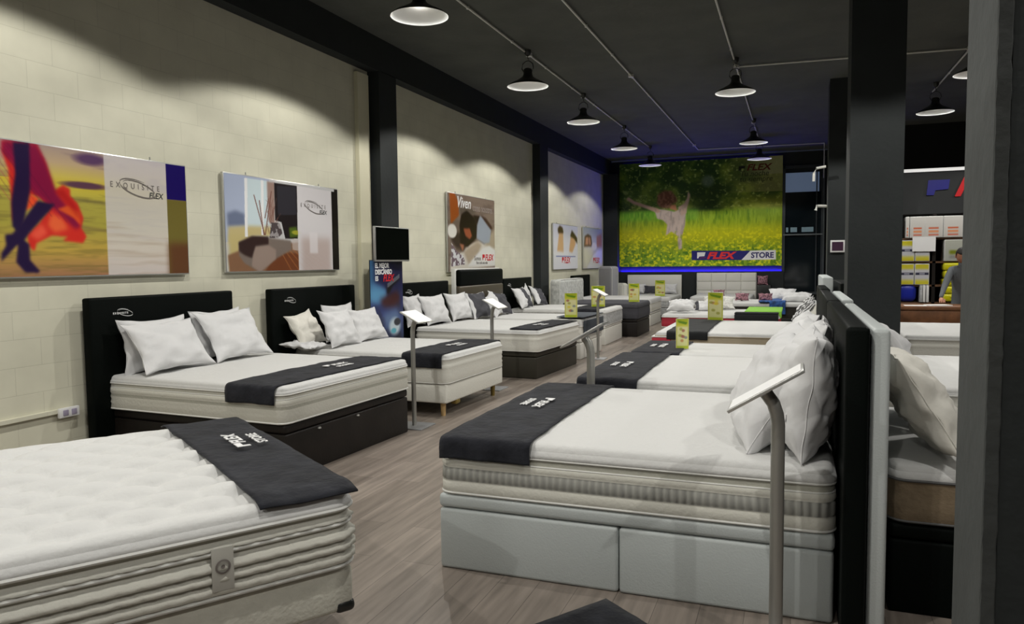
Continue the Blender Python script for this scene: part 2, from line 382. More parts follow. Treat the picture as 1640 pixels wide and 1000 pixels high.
for i, (y, p) in enumerate(((6.82, 1), (10.05, 1), (12.98, 1), (16.35, 0.9), (19.47, 0.55))):
    lamp(-3.53, y, 'black pendant lamp with wide dish shade, ' + names[i], power=p)
for y, p, n in ((11.62, 1, 'nearest in the middle row beside the pipe junction'), (16.7, 0.9, 'second in the middle row, above the mural logo'), (19.4, 0.65, 'last of the middle row, violet tinted')):
    lamp(-0.86, y, 'black pendant lamp with wide dish shade, ' + n, power=p)
lamp(2.17, 14.55, 'black pendant lamp with wide dish shade hanging right of the big column')
lamp(2.24, 11.75, 'black pendant lamp half hidden behind the near column')
for x, y in ((-3.53, 3.6), (-3.53, 0.4), (-3.53, -2.8), (-0.86, 6.6), (-0.86, 1.6), (-0.86, -3), (2.2, 6.5), (2.2, 1.2), (5.0, 13.0), (5.0, 8.0)):
    lamp(x, y, 'black pendant lamp above the frame, part of the same lighting rows', 'pendant lamps outside the frame')

# ------------------------------------------------------------------ printed panels
ART = {'P1': {'scarf': [(0.192, 0.01), (0.317, 0.005), (0.348, 0.135), (0.375, 0.339), (0.409, 0.287), (0.438, 0.314), (0.438, 0.371), (0.466, 0.424), (0.488, 0.539), (0.476, 0.614), (0.498, 0.686), (0.481, 0.739), (0.398, 0.724), (0.421, 0.69), (0.355, 0.687), (0.297, 0.747), (0.287, 0.809), (0.269, 0.775), (0.263, 0.686), (0.308, 0.6), (0.355, 0.476), (0.313, 0.392), (0.279, 0.384), (0.25, 0.483), (0.214, 0.596), (0.215, 0.435), (0.208, 0.21), (0.189, 0.083)], 'magenta': [(0.192, 0.01), (0.317, 0.005), (0.348, 0.135), (0.385, 0.366), (0.441, 0.501), (0.477, 0.599), (0.453, 0.63), (0.403, 0.534), (0.347, 0.442), (0.293, 0.368), (0.225, 0.166), (0.189, 0.096)], 'leg1': [(0.23, 0.012), (0.289, 0.003), (0.283, 0.356), (0.254, 0.592), (0.232, 0.668), (0.213, 0.629), (0.212, 0.462), (0.233, 0.231)], 'leg2': [(0.309, 0.427), (0.376, 0.445), (0.33, 0.543), (0.272, 0.672), (0.243, 0.756), (0.223, 0.77), (0.168, 0.888), (0.17, 0.825), (0.187, 0.771), (0.186, 0.691), (0.212, 0.683), (0.247, 0.592)], 'foot': [(0.234, 0.702), (0.269, 0.755), (0.27, 0.878), (0.305, 0.963), (0.295, 0.973), (0.25, 0.968), (0.219, 0.891)], 'fold1': [(0.382, 0.479), (0.427, 0.444), (0.472, 0.496), (0.477, 0.599), (0.448, 0.544)], 'fold2': [(0.359, 0.511), (0.402, 0.549), (0.423, 0.633), (0.37, 0.665), (0.342, 0.611)], 'fold3': [(0.271, 0.686), (0.322, 0.599), (0.341, 0.667), (0.305, 0.726)], 'fold4': [(0.279, 0.377), (0.313, 0.406), (0.305, 0.462), (0.259, 0.51)], 'foldd': [(0.375, 0.339), (0.408, 0.326), (0.458, 0.44), (0.478, 0.57), (0.456, 0.514), (0.414, 0.404)], 'refs': [(0.589, 0.005), (0.576, 0.987), (0.894, 0.012), (0.882, 0.991), (0.987, 0.014), (0.182, 0.361), (0.581, 0.302), (0.463, 0.25), (0.516, 0.018), (0.892, 0.329), (0.979, 0.323), (0.572, 0.659), (0.967, 0.856), (0.6, 0.222), (0.884, 0.213), (0.805, 0.269), (0.878, 0.255), (0.659, 0.241), (0.804, 0.302), (0.653, 0.157), (0.751, 0.143)]}, 'P2': {'sky': [(0.017, 0.034), (0.153, 0.025), (0.139, 0.601), (0.022, 0.608)], 'mount': [(0.014, 0.404), (0.076, 0.37), (0.144, 0.399), (0.148, 0.523), (0.017, 0.543)], 'beach': [(0.017, 0.543), (0.148, 0.523), (0.363, 0.515), (0.36, 0.626), (0.152, 0.638), (0.019, 0.72)], 'fr1': [(0.151, 0.022), (0.175, 0.021), (0.163, 0.637), (0.142, 0.638)], 'fr2': [(0.281, 0.019), (0.302, 0.019), (0.292, 0.611), (0.272, 0.612)], 'win2': [(0.175, 0.021), (0.376, 0.021), (0.361, 0.606), (0.163, 0.637)], 'curt': [(0.329, 0.02), (0.394, 0.027), (0.383, 0.484), (0.334, 0.468)], 'dark': [(0.391, 0.028), (0.593, 0.027), (0.585, 0.635), (0.473, 0.641), (0.444, 0.458), (0.389, 0.442)], 'tv': [(0.414, 0.054), (0.584, 0.043), (0.58, 0.361), (0.414, 0.379)], 'pil': [(0.357, 0.466), (0.428, 0.47), (0.449, 0.581), (0.408, 0.64), (0.337, 0.638)], 'floor': [(0.01, 0.832), (0.222, 0.713), (0.59, 0.678), (0.59, 1.03), (0.019, 1.014)], 'floor2': [(0.388, 0.788), (0.595, 0.806), (0.59, 1.03), (0.289, 1.023)], 'sofa': [(0.094, 0.698), (0.195, 0.635), (0.329, 0.638), (0.522, 0.66), (0.528, 0.765), (0.386, 0.87), (0.252, 1.012), (0.131, 0.917), (0.091, 0.831)], 'throw': [(0.092, 0.698), (0.195, 0.628), (0.329, 0.628), (0.327, 0.709), (0.222, 0.732), (0.189, 0.86), (0.133, 0.831), (0.095, 0.793)], 'face': [(0.207, 0.742), (0.327, 0.719), (0.389, 0.768), (0.386, 0.87), (0.252, 1.012), (0.187, 0.947)], 'plant': [(0.509, 0.514), (0.577, 0.498), (0.591, 0.614), (0.514, 0.628)], 'tub': [(0.531, 0.638), (0.643, 0.637), (0.64, 0.784), (0.536, 0.765)], 'panel': [(0.593, 0.027), (0.935, 0.033), (0.931, 1.035), (0.59, 1.034)], 'strip': [(0.935, 0.033), (1.01, 0.032), (0.996, 1.037), (0.931, 1.035)], 'refs': [(0.6, 0.241), (0.923, 0.277), (0.835, 0.299), (0.913, 0.283), (0.672, 0.178), (0.722, 0.323)], 'br1': [(0.221, 0.186), (0.299, 0.61)], 'br2': [(0.365, 0.123), (0.303, 0.61)], 'br3': [(0.263, 0.238), (0.292, 0.611)], 'br4': [(0.34, 0.207), (0.304, 0.43)]}, 'P3': {'wall': [(0.015, -0.023), (1.006, -0.023), (0.997, 0.41), (0.216, 0.3)], 'orange': [(0.035, -0.019), (0.128, -0.018), (0.22, 0.118), (0.216, 0.272), (0.056, 0.395)], 'mat': [(0.219, 0.159), (0.442, 0.152), (0.605, 0.224), (0.238, 0.256)], 'hair': [(0.372, 0.194), (0.533, 0.275), (0.59, 0.374), (0.574, 0.553), (0.478, 0.615), (0.384, 0.677), (0.24, 0.652), (0.224, 0.398), (0.26, 0.255)], 'face': [(0.3, 0.436), (0.435, 0.428), (0.48, 0.528), (0.432, 0.574), (0.342, 0.534)], 'arm': [(0.054, 0.478), (0.233, 0.496), (0.385, 0.618), (0.293, 0.736), (0.142, 0.682), (0.061, 0.602)], 'shirt': [(0.654, 0.242), (0.803, 0.283), (0.917, 0.415), (0.873, 0.603), (0.745, 0.622), (0.574, 0.553), (0.591, 0.344)], 'hair2': [(0.509, 0.247), (0.654, 0.242), (0.59, 0.374)], 'dark2': [(0.678, 0.232), (0.803, 0.268), (0.957, 0.396), (0.904, 0.415), (0.777, 0.315)], 'blanket': [(0.293, 0.736), (0.384, 0.662), (0.622, 0.588), (0.744, 0.63), (0.927, 0.555), (1.0, 0.662), (0.995, 0.931), (0.031, 1.002), (0.045, 0.822)], 'fur': [(0.401, 0.909), (0.293, 0.736), (0.597, 0.589), (0.694, 0.639), (0.618, 0.746)], 'fur2': [(0.902, 0.478), (1.006, 0.393), (1.0, 0.694), (0.744, 0.638)], 'white': [(0.378, 0.931), (0.544, 0.806), (0.718, 0.684), (0.872, 0.649), (0.999, 0.709), (1.0, 0.931)], 'flor': [(0.06, 0.629), (0.162, 0.738), (0.292, 0.793), (0.333, 0.908), (0.053, 0.933)], 'skin2': [(0.218, 0.638), (0.317, 0.649), (0.282, 0.736)], 'refs': [(0.21, 0.076), (0.936, 0.117), (0.591, 0.851), (0.715, 0.844), (0.961, 0.844), (0.974, 0.883)]}, 'P4': {'h1': [(0.251, 0.028), (0.358, 0.067), (0.4, 0.186), (0.186, 0.2), (0.166, 0.106)], 'b1': [(0.228, 0.173), (0.379, 0.163), (0.395, 0.64), (0.139, 0.608)], 'h2': [(0.743, 0.101), (0.861, 0.182), (0.983, 0.279), (0.982, 0.409), (0.836, 0.287), (0.671, 0.244)], 'b2': [(0.694, 0.243), (0.861, 0.234), (0.908, 0.412), (0.761, 0.622), (0.621, 0.599)], 'refs': [(0.016, 0.657), (0.98, 0.657), (0.097, 0.716), (0.905, 0.711), (0.349, 0.849), (0.665, 0.851)]}, 'P5': {'h1': [(0.065, 0.221), (0.227, 0.159), (0.394, 0.203), (0.449, 0.458), (0.036, 0.483)], 'f1': [(0.118, 0.244), (0.254, 0.224), (0.252, 0.424), (0.09, 0.43)], 'f2': [(0.281, 0.236), (0.338, 0.22), (0.381, 0.42), (0.291, 0.422)], 'b': [(0.036, 0.483), (0.564, 0.469), (0.39, 0.744), (0.166, 0.958), (0.112, 0.957)], 'r': [(0.684, 0.187), (0.96, 0.115), (0.977, 0.457), (0.682, 0.465)], 'white': [(0.166, 0.985), (0.505, 0.662), (0.742, 0.548), (0.99, 0.543), (0.987, 1.015)], 'refs': [(0.503, 0.799), (0.894, 0.8)]}, 'M': {'hair': [(0.248, 0.308), (0.289, 0.27), (0.335, 0.28), (0.366, 0.342), (0.371, 0.383), (0.335, 0.408), (0.317, 0.447), (0.262, 0.431), (0.244, 0.389)], 'armL': [(0.044, 0.343), (0.058, 0.317), (0.096, 0.36), (0.179, 0.406), (0.244, 0.437), (0.271, 0.472), (0.244, 0.484), (0.179, 0.44), (0.086, 0.387)], 'armR': [(0.375, 0.437), (0.416, 0.399), (0.433, 0.347), (0.438, 0.287), (0.451, 0.314), (0.447, 0.374), (0.434, 0.44), (0.429, 0.494), (0.398, 0.519)], 'dress': [(0.225, 0.443), (0.29, 0.453), (0.353, 0.476), (0.389, 0.451), (0.425, 0.426), (0.425, 0.507), (0.421, 0.601), (0.403, 0.708), (0.403, 0.829), (0.381, 0.842), (0.372, 0.706), (0.335, 0.665), (0.299, 0.704), (0.308, 0.596), (0.28, 0.554), (0.244, 0.539)], 'neck': [(0.321, 0.407), (0.362, 0.409), (0.371, 0.471), (0.326, 0.448)], 'dark1': [(0.011, -0.009), (0.261, -0.015), (0.564, 0.012), (0.512, 0.192), (0.531, 0.499), (0.011, 0.445)], 'dark2': [(0.512, 0.126), (0.643, 0.202), (0.653, 0.557), (0.461, 0.549), (0.442, 0.387)], 'sky': [(0.512, 0.152), (0.565, 0.169), (0.574, 0.249), (0.548, 0.261)], 'sign': [(0.462, 0.851), (0.818, 0.859), (0.759, 0.946), (0.464, 0.941)], 'signw': [(0.818, 0.859), (0.966, 0.856), (0.967, 0.942), (0.763, 0.946)], 'refs': [(0.011, 0.459), (1.002, 0.548), (0.011, 0.584), (1.004, 0.728), (0.506, 0.865), (0.551, 0.92), (0.555, 0.866), (0.729, 0.929), (0.822, 0.885), (0.952, 0.921), (0.749, 0.073), (0.937, 0.12), (0.75, 0.164), (0.938, 0.223), (0.787, 0.07)]}, 'R': {'t1': [(0.141, 0.041), (0.655, 0.085)], 't2': [(0.139, 0.081), (0.653, 0.111)], 't3': [(0.381, 0.119), (0.702, 0.169)], 'blue': [(0.018, 0.194), (0.241, 0.218), (0.437, 0.262), (0.464, 0.366), (0.195, 0.398), (0.022, 0.372)], 'brown': [(0.5, 0.326), (0.818, 0.281), (0.919, 0.379), (0.736, 0.437), (0.392, 0.425), (0.264, 0.359)], 'arc': [(0.507, 0.233), (0.684, 0.164), (0.9, 0.145), (0.916, 0.177), (0.68, 0.236), (0.57, 0.306), (0.484, 0.304)], 'white': [(0.628, 0.464), (0.911, 0.507), (1.012, 0.641), (0.789, 0.693), (0.655, 0.581)]}}
class Canvas:
    def __init__(s, w, h, col):
        s.w, s.h = w, h; s.a = np.ones((h, w, 3)) * np.array(col, float) / 255
        s.X, s.Y = np.meshgrid((np.arange(w) + .5) / w, (np.arange(h) + .5) / h)
    def put(s, m, col, al=1.0):
        m = np.clip(m, 0, 1)[..., None] * al; s.a = s.a * (1 - m) + m * np.array(col, float) / 255
    def blur(s, m, r):
        for _ in range(2):
            for ax in (0, 1):
                k = int(r)
                if k < 1: continue
                p = np.pad(m, [(k, k) if i == ax else (0, 0) for i in (0, 1)], mode='edge')
                c = np.cumsum(p, axis=ax); z = np.zeros_like(np.take(c, [0], axis=ax)); c = np.concatenate([z, c], axis=ax)
                n = 2 * k + 1; L = m.shape[ax]
                m = (np.take(c, range(n, n + L), axis=ax) - np.take(c, range(0, L), axis=ax)) / n
        return m
    def pmask(s, pts):
        m = np.zeros((s.h, s.w))
        for sx in (.25, .75):
            for sy in (.25, .75):
                x = s.X + (sx - .5) / s.w; y = s.Y + (sy - .5) / s.h; ins = np.zeros((s.h, s.w), bool)
                for (x0, y0), (x1, y1) in zip(pts, pts[1:] + pts[:1]):
                    if y0 == y1: continue
                    ins ^= ((y0 > y) != (y1 > y)) & (x < (x1 - x0) * (y - y0) / (y1 - y0) + x0)
                m += ins / 4
        return m
    def poly(s, pts, col, blur=0, al=1.0):
        m = s.pmask(list(pts)); s.put(s.blur(m, blur) if blur else m, col, al)
    def rect(s, x0, y0, x1, y1, col, blur=0, al=1.0): s.poly([(x0, y0), (x1, y0), (x1, y1), (x0, y1)], col, blur, al)
    def ell(s, cx, cy, rx, ry, col, soft=.1, al=1.0):
        d = ((s.X - cx) / rx) ** 2 + ((s.Y - cy) / ry) ** 2; s.put((1 - d) / soft, col, al)
    def line(s, p, q, wd, col, al=1.0):
        d = np.array(q) - np.array(p); L = math.hypot(*d); nx, ny = -d[1] / L * wd, d[0] / L * wd
        s.poly([(p[0] + nx, p[1] + ny), (p[0] - nx, p[1] - ny), (q[0] - nx, q[1] - ny), (q[0] + nx, q[1] + ny)], col, 0, al)
    def rows(s, stops):
        ys = [k[0] for k in stops]
        for c in range(3): s.a[..., c] = np.interp(s.Y, ys, [k[1][c] / 255 for k in stops])
    def noise(s, fx, fy, seed, oct=3):
        r = np.random.RandomState(seed); out = np.zeros((s.h, s.w)); amp = 1; tot = 0
        for o in range(oct):
            gx, gy = max(2, int(fx * 2 ** o)) + 2, max(2, int(fy * 2 ** o)) + 2; g = r.rand(gy, gx)
            x = s.X * (gx - 2); y = s.Y * (gy - 2); xi = x.astype(int); yi = y.astype(int); fx_ = x - xi; fy_ = y - yi
            fx_ = fx_ * fx_ * (3 - 2 * fx_); fy_ = fy_ * fy_ * (3 - 2 * fy_)
            out += amp * ((g[yi, xi] * (1 - fx_) + g[yi, xi + 1] * fx_) * (1 - fy_) + (g[yi + 1, xi] * (1 - fx_) + g[yi + 1, xi + 1] * fx_) * fy_)
            tot += amp; amp *= .55
        return out / tot
def print_mat():
    if 'print' in MATS: return MATS['print']
    m = bpy.data.materials.new('printed_panel'); m.use_nodes = True; nt = m.node_tree
    a = nt.nodes.new('ShaderNodeVertexColor'); a.layer_name = 'ink'; b = nt.nodes['Principled BSDF']
    nt.links.new(a.outputs['Color'], b.inputs['Base Color']); b.inputs['Roughness'].default_value = 0.3; b.inputs['Specular IOR Level'].default_value = 0.4
    MATS['print'] = m; return m
def panel(name, cv, wd, ht, origin, right, up, parent, k=1.0):
    """cv printed on a sheet whose top left corner is at origin"""
    h, w = cv.h, cv.w; r = Vector(right); u = Vector(up); o = Vector(origin)
    gx, gy = np.meshgrid(np.arange(w + 1) / w * wd, np.arange(h + 1) / h * ht)
    co = np.array(o)[None, :] + gx.reshape(-1, 1) * np.array(r)[None, :] - gy.reshape(-1, 1) * np.array(u)[None, :]
    me = bpy.data.meshes.new(name); nv = (w + 1) * (h + 1); nf = w * h
    me.vertices.add(nv); me.vertices.foreach_set('co', co.astype(np.float32).ravel())
    i, j = np.meshgrid(np.arange(w), np.arange(h)); v0 = (j * (w + 1) + i).ravel()
    q = np.stack([v0, v0 + w + 1, v0 + w + 2, v0 + 1], 1).ravel()
    me.loops.add(nf * 4); me.loops.foreach_set('vertex_index', q.astype(np.int32))
    me.polygons.add(nf); me.polygons.foreach_set('loop_start', (np.arange(nf) * 4).astype(np.int32))
    me.update(calc_edges=True); me.validate()
    c = np.clip(cv.a, 0, 1) ; lin = np.where(c <= .04045, c / 12.92, ((c + .055) / 1.055) ** 2.4) * k
    col = np.concatenate([np.repeat(lin.reshape(-1, 3), 4, axis=0), np.ones((nf * 4, 1))], 1)
    at = me.color_attributes.new('ink', 'FLOAT_COLOR', 'CORNER'); at.data.foreach_set('color', col.astype(np.float32).ravel())
    return link(name, me, print_mat(), parent)

def art1():
    A = ART['P1']; c = Canvas(280, 134, (200, 185, 150))
    c.rows([(0, (165, 145, 135)), (.12, (190, 165, 130)), (.22, (205, 185, 90)), (.28, (200, 180, 60)), (.34, (195, 180, 70)), (.42, (170, 160, 70)), (.6, (165, 155, 65)), (.8, (185, 155, 70)), (1, (160, 115, 85))])
    n = c.noise(6, 12, 3); c.put(np.clip((n - .55) * 5, 0, 1) * (c.Y < .27), (95, 70, 100), .5)
    c.put(np.clip((c.noise(8, 40, 5) - .5) * 4, 0, 1) * (c.Y > .33), (110, 100, 50), .45)
    c.ell(.53, .06, .09, .06, (70, 40, 90), .8, .8); c.ell(.50, .275, .12, .035, (75, 40, 80), .7, .85); c.ell(.30, .10, .05, .03, (90, 60, 80), .8, .6)
    c.poly([(0, .35), (.6, .42), (.6, .40), (0, .33)], (90, 80, 60), 1, .5); c.poly([(.4, .60), (1, .74), (1, .72), (.4, .58)], (110, 90, 60), 1, .6)
    c.poly(A['scarf'], (205, 45, 35), 1); c.poly(A['fold2'], (235, 110, 60), 2, .8); c.poly(A['fold3'], (235, 95, 70), 2, .8); c.poly(A['magenta'], (125, 12, 60), 2, .95)
    c.poly(A['fold1'], (225, 90, 35), 1, .9); c.poly(A['fold4'], (230, 80, 40), 1); c.poly(A['foldd'], (160, 15, 20), 2, .6)
    for k in range(9):
        x = .05 + k * .02; c.line((x, .02), (x + .13 + .01 * k, .42 + .02 * k), .0025, (170, 20, 80) if k % 2 else (70, 8, 50), .22)
    for k in ('leg1', 'leg2', 'foot'): c.poly(A[k], (34, 18, 58), 1)
    c.rect(.588, 0, .893, 1, (205, 200, 200), 0, .86)
    c.put(np.clip((c.noise(5, 30, 8) - .45) * 3, 0, 1) * (c.Y > .55) * (c.X > .588) * (c.X < .893), (165, 145, 125), .4)
    c.rect(.893, 0, 1, .325, (24, 8, 92)); c.rect(.893, .325, 1, 1, (110, 100, 45)); c.rect(.893, .72, 1, 1, (95, 60, 35), 4)
    return c
def art2():
    A = ART['P2']; c = Canvas(250, 126, (190, 190, 190))
    c.poly(A['sky'], (160, 170, 195), 0); c.rect(0, 0, .35, .7, (165, 175, 198)); c.poly(A['win2'], (195, 210, 215), 0); c.poly(A['mount'], (105, 115, 140), 2)
    c.poly(A['beach'], (190, 175, 125), 2); c.rect(.02, .62, .2, 1, (190, 175, 120), 3)
    c.poly(A['curt'], (150, 125, 115), 1); c.poly(A['floor'], (130, 95, 70), 1); c.poly(A['floor2'], (110, 62, 36), 1)
    for k in range(7): c.line((.42 + .04 * k, .76), (.52 + .07 * k, 1), .004, (165, 105, 60), .7)
    for k in ('fr1', 'fr2'): c.poly(A[k], (225, 225, 225))
    c.poly(A['dark'], (32, 26, 27)); c.poly(A['tv'], (46, 44, 50)); c.poly(A['plant'], (75, 95, 30), 1)
    c.ell(.575, .565, .05, .03, (190, 180, 60), .6, .7)
    for k in ('br1', 'br2', 'br3', 'br4'): c.line(A[k][0], A[k][1], .004, (110, 70, 60), .85)
    r = random.Random(2)
    for k in range(24):
        x = .33 + r.random() * .05; y = .6 - r.random() * .3; c.line((x, y), (x + (r.random() - .5) * .14, y - .08 - r.random() * .1), .0018, (120, 85, 75), .7)
    c.poly(A['sofa'], (120, 108, 100), 1); c.poly(A['face'], (150, 132, 122), 1); c.poly(A['throw'], (52, 36, 34), 1)
    m = c.pmask(A['pil']); c.put(m, (150, 145, 145)); c.put(m * (c.noise(40, 20, 4) > .5), (60, 50, 52), .8); c.poly(A['tub'], (190, 180, 175), 0, .7)
    c.poly(A['panel'], (208, 204, 206), 0, .9); c.rect(.625, .62, .91, 1, (165, 140, 130), 5, .55); c.rect(.70, .55, .78, .8, (215, 210, 212), 1, .8)
    c.poly(A['strip'], (24, 20, 16)); c.rect(.965, 0, 1, 1, (26, 22, 18))
    return c
def art3():
    A = ART['P3']; c = Canvas(150, 104, (120, 105, 95))
    c.poly(A['wall'], (128, 112, 100), 2); n = c.noise(5, 14, 6); c.put(np.clip((n - .5) * 4, 0, 1), (95, 80, 70), .5)
    c.poly(A['orange'], (150, 78, 30), 1); c.poly(A['mat'], (95, 85, 75), 2); c.poly(A['blanket'], (205, 200, 190), 1); c.poly(A['fur'], (170, 155, 135), 2); c.poly(A['fur2'], (165, 152, 132), 2)
    c.poly(A['shirt'], (150, 158, 170), 1); c.poly(A['arm'], (58, 45, 40), 2); c.poly(A['dark2'], (60, 35, 30), 1); c.ell(.08, .48, .1, .1, (215, 212, 205), .4)
    c.poly(A['hair'], (34, 22, 18), 1); c.poly(A['hair2'], (40, 26, 22), 1); c.poly(A['face'], (150, 80, 55), 1); c.poly(A['skin2'], (160, 105, 80), 1)
    m = c.pmask(A['flor']); c.put(m, (205, 205, 208)); c.put(m * (c.noise(26, 26, 3, 2) > .5), (95, 75, 85), .85)
    c.poly(A['white'], (216, 216, 212), 1)
    return c
def art4():
    A = ART['P4']; c = Canvas(104, 60, (212, 212, 222))
    c.rect(0, .0, 1, .22, (198, 200, 220), 8)
    c.poly(A['b1'], (205, 165, 125), 1); c.poly(A['b2'], (205, 160, 120), 1); c.poly(A['h1'], (60, 35, 25), 1); c.poly(A['h2'], (45, 28, 22), 1)
    c.rect(.0, .62, .6, .68, (225, 225, 230), 2); c.rect(0, .68, 1, 1, (218, 218, 226)); c.rect(.1, .70, .9, .725, (80, 90, 160), 0, .7)
    return c
def art5():
    A = ART['P5']; c = Canvas(104, 60, (190, 192, 190)); c.rect(0, 0, 1, .2, (165, 172, 172), 4); c.rect(0, .55, 1, 1, (205, 200, 185), 4)
    c.poly(A['h1'], (75, 50, 38), 1); c.poly(A['f1'], (205, 150, 115), 1); c.poly(A['f2'], (210, 155, 120), 1); c.poly(A['b'], (222, 218, 200), 2); c.poly(A['r'], (185, 130, 105), 2)
    c.ell(.55, .45, .16, .12, (225, 220, 210), .6); c.poly(A['white'], (225, 224, 228), 1)
    return c
def art_mural():
    A = ART['M']; c = Canvas(380, 256, (60, 90, 30))
    n = c.noise(9, 7, 1, 5); n2 = c.noise(40, 30, 2, 3)
    dk = np.clip((n - .35) * 2.6, 0, 1)[..., None]
    c.a = (np.array((34, 60, 18)) * (1 - dk) + np.array((138, 160, 52)) * dk) / 255  # foliage inks brightened to offset the weak lamp light on the upper mural
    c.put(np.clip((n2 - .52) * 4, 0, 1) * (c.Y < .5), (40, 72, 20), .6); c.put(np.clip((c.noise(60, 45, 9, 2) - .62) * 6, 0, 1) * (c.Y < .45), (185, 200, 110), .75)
    c.poly(A['dark2'], (34, 54, 16), 14, .6); c.poly([(0, .1), (.25, .02), (.5, .05), (.35, .42), (0, .45)], (34, 60, 18), 18, .4)
    c.ell(.56, .2, .05, .07, (130, 145, 150), .8, .45)
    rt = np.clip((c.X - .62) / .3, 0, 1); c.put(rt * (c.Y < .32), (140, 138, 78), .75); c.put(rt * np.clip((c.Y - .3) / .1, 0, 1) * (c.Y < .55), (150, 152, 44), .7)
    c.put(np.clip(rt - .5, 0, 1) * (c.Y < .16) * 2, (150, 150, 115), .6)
    g = np.clip((c.Y - .455) / .035, 0, 1); c.put(g, (108, 136, 28), .95)
    c.rect(0, .46, .5, .56, (80, 140, 35), 3, .8)
    m = np.clip((c.noise(120, 14, 4, 3) - .42) * 4, 0, 1); c.put(m * g, (150, 175, 60), .45); c.put(np.clip((c.noise(90, 12, 14, 3) - .55) * 5, 0, 1) * g, (50, 90, 20), .55)
    yb = np.exp(-((c.Y - .70) / .11) ** 2); c.put(yb, (180, 176, 22), .8)
    yl = np.clip((c.noise(70, 60, 7, 2) - .54) * 7, 0, 1) * np.clip((c.Y - .62) / .1, 0, 1); c.put(yl, (205, 200, 30), .7)
    gl = np.clip((c.noise(60, 40, 8, 2) - .55) * 7, 0, 1) * np.clip((c.Y - .75) / .12, 0, 1); c.put(gl, (60, 100, 22), .75)
    c.poly(A['dress'], (176, 160, 150), 1); c.poly(A['armL'], (168, 138, 120), 1); c.poly(A['armR'], (176, 150, 135), 1); c.poly(A['neck'], (170, 112, 78), 1); c.poly(A['hair'], (98, 62, 44), 2); c.put(c.blur(c.pmask(A['hair']), 1) * (c.noise(70, 50, 31) > .52), (140, 100, 75), .6)
    c.put(c.pmask(A['dress']) * np.clip((c.noise(60, 14, 5) - .5) * 5, 0, 1), (125, 112, 105), .5)
    c.put(np.clip((c.noise(100, 18, 24, 2) - .5) * 6, 0, 1) * (np.abs(c.X - .34) < .09) * (c.Y > .66) * (c.Y < .86), (135, 150, 40), .8)
    c.put(yl * (c.Y > .8), (200, 195, 30), .5)
    return c
def art_banner():
    A = ART['R']; c = Canvas(70, 118, (24, 20, 40)); c.rows([(0, (26, 26, 52)), (.2, (30, 30, 70)), (.5, (48, 62, 120)), (.8, (40, 60, 100)), (1, (18, 16, 22))])
    c.put(np.clip((c.noise(4, 7, 3) - .45) * 3, 0, 1), (20, 14, 24), .6); c.rect(0, 0, .12, .3, (60, 110, 150), 4, .8)
    c.poly(A['blue'], (80, 130, 175), 3); c.poly([(.0, .25), (.45, .27), (.5, .33), (0, .38)], (95, 155, 195), 3, .8); c.poly(A['arc'], (18, 14, 20), 1); c.line(A['arc'][0], A['arc'][2], .02, (110, 115, 125), .8); c.poly(A['brown'], (66, 26, 30), 3)
    c.poly([(.35, .5), (.8, .45), (.9, .55), (.5, .65)], (110, 140, 175), 4, .7)
    c.ell(.72, .62, .22, .1, (190, 205, 215), .7); c.ell(.8, .58, .12, .04, (25, 25, 40), .5); c.ell(.68, .66, .1, .03, (90, 170, 190), .6)
    c.rect(0, .76, 1, 1, (14, 12, 18), 5)
    return c
RY, UZ, RX = (0, 1, 0), (0, 0, 1), (1, 0, 0)
def poster(label, y0, y1, z0, z1, cv, name='wall_poster'):
    t = thing(name, label, 'poster', (-5.3, (y0 + y1) / 2, z0))
    w = y1 - y0; h = z1 - z0
    bk = box('backing', (0.03, 0, h / 2), (0.03, w, h), M_alu, t, 0.004)
    panel('print', cv, w - 0.02, h - 0.02, (0.0465, -w / 2 + 0.01, h - 0.01), RY, UZ, bk)
    for s in (-0.32, 0.32): tube_obj('hanger', [(0.02, s * w, h - 0.01), (0.02, s * w, h + 0.03)], 0.006, M_alu, t, 6)
    return t, w, h
def exquisite(t, w, h, x0, y0, s):
    X = 0.0485
    o = lambda fx, fy: (X, -w / 2 + fx * w, h * (1 - fy))
    text('brand_lettering', 'E X Q U I S I T E', 0.066 * s, M_ink, t, o(x0, y0), RY, UZ, space=1.2, stretch=0.9, ext=0.0003)
    swoosh('brand_swoosh', o(x0 + 0.135 * s ** 0.5, y0 - 0.005), RY, (0, -0.10, 1), 0.36 * s, M_ink, t)
    text('brand_word', 'FLEX', 0.07 * s, M_dkink, t, o(x0 + 0.185 * s ** 0.5, y0 + 0.065), RY, UZ, shear=0.2, off=0.001, ext=0.0003)
t, w, h = poster('wide beach poster with legs and a flowing red scarf, leftmost on the wall', 3.33, 5.45, 1.475, 2.47, art1())
exquisite(t, w, h, 0.61, 0.265, 1.0)
t, w, h = poster('wide poster of a sofa by a window, second from left on the wall', 5.93, 7.9, 1.48, 2.47, art2())
exquisite(t, w, h, 0.62, 0.265, 0.95)
t, w, h = poster('poster of a sleeping couple above the tall brown headboard', 10.99, 13.02, 1.40, 2.70, art3())
o = lambda fx, fy: (0.0485, -w / 2 + fx * w, h * (1 - fy))
text('headline', 'Viven', 0.26, M_paper, t, o(0.17, 0.17), RY, UZ, shear=0.3, off=0.003)
text('headline', 'como nosotros', 0.18, mat('taupe_ink', (0.35, 0.3, 0.27), 0.6), t, o(0.50, 0.19), RY, UZ, stretch=0.8)
text('brand_note', 'Somos', 0.11, M_ink, t, o(0.52, 0.85), RY, UZ)
flex_mark(t, o(0.70, 0.85), RY, UZ, 0.11, M_red, M_red, 'brand')
text('small_print', 'Para toda una vida', 0.07, M_ink, t, o(0.56, 0.90), RY, UZ)
t, w, h = poster('poster of two seated people seen from behind, right of the second pillar', 16.62, 18.72, 1.37, 2.455, art4())
o = lambda fx, fy: (0.0485, -w / 2 + fx * w, h * (1 - fy))
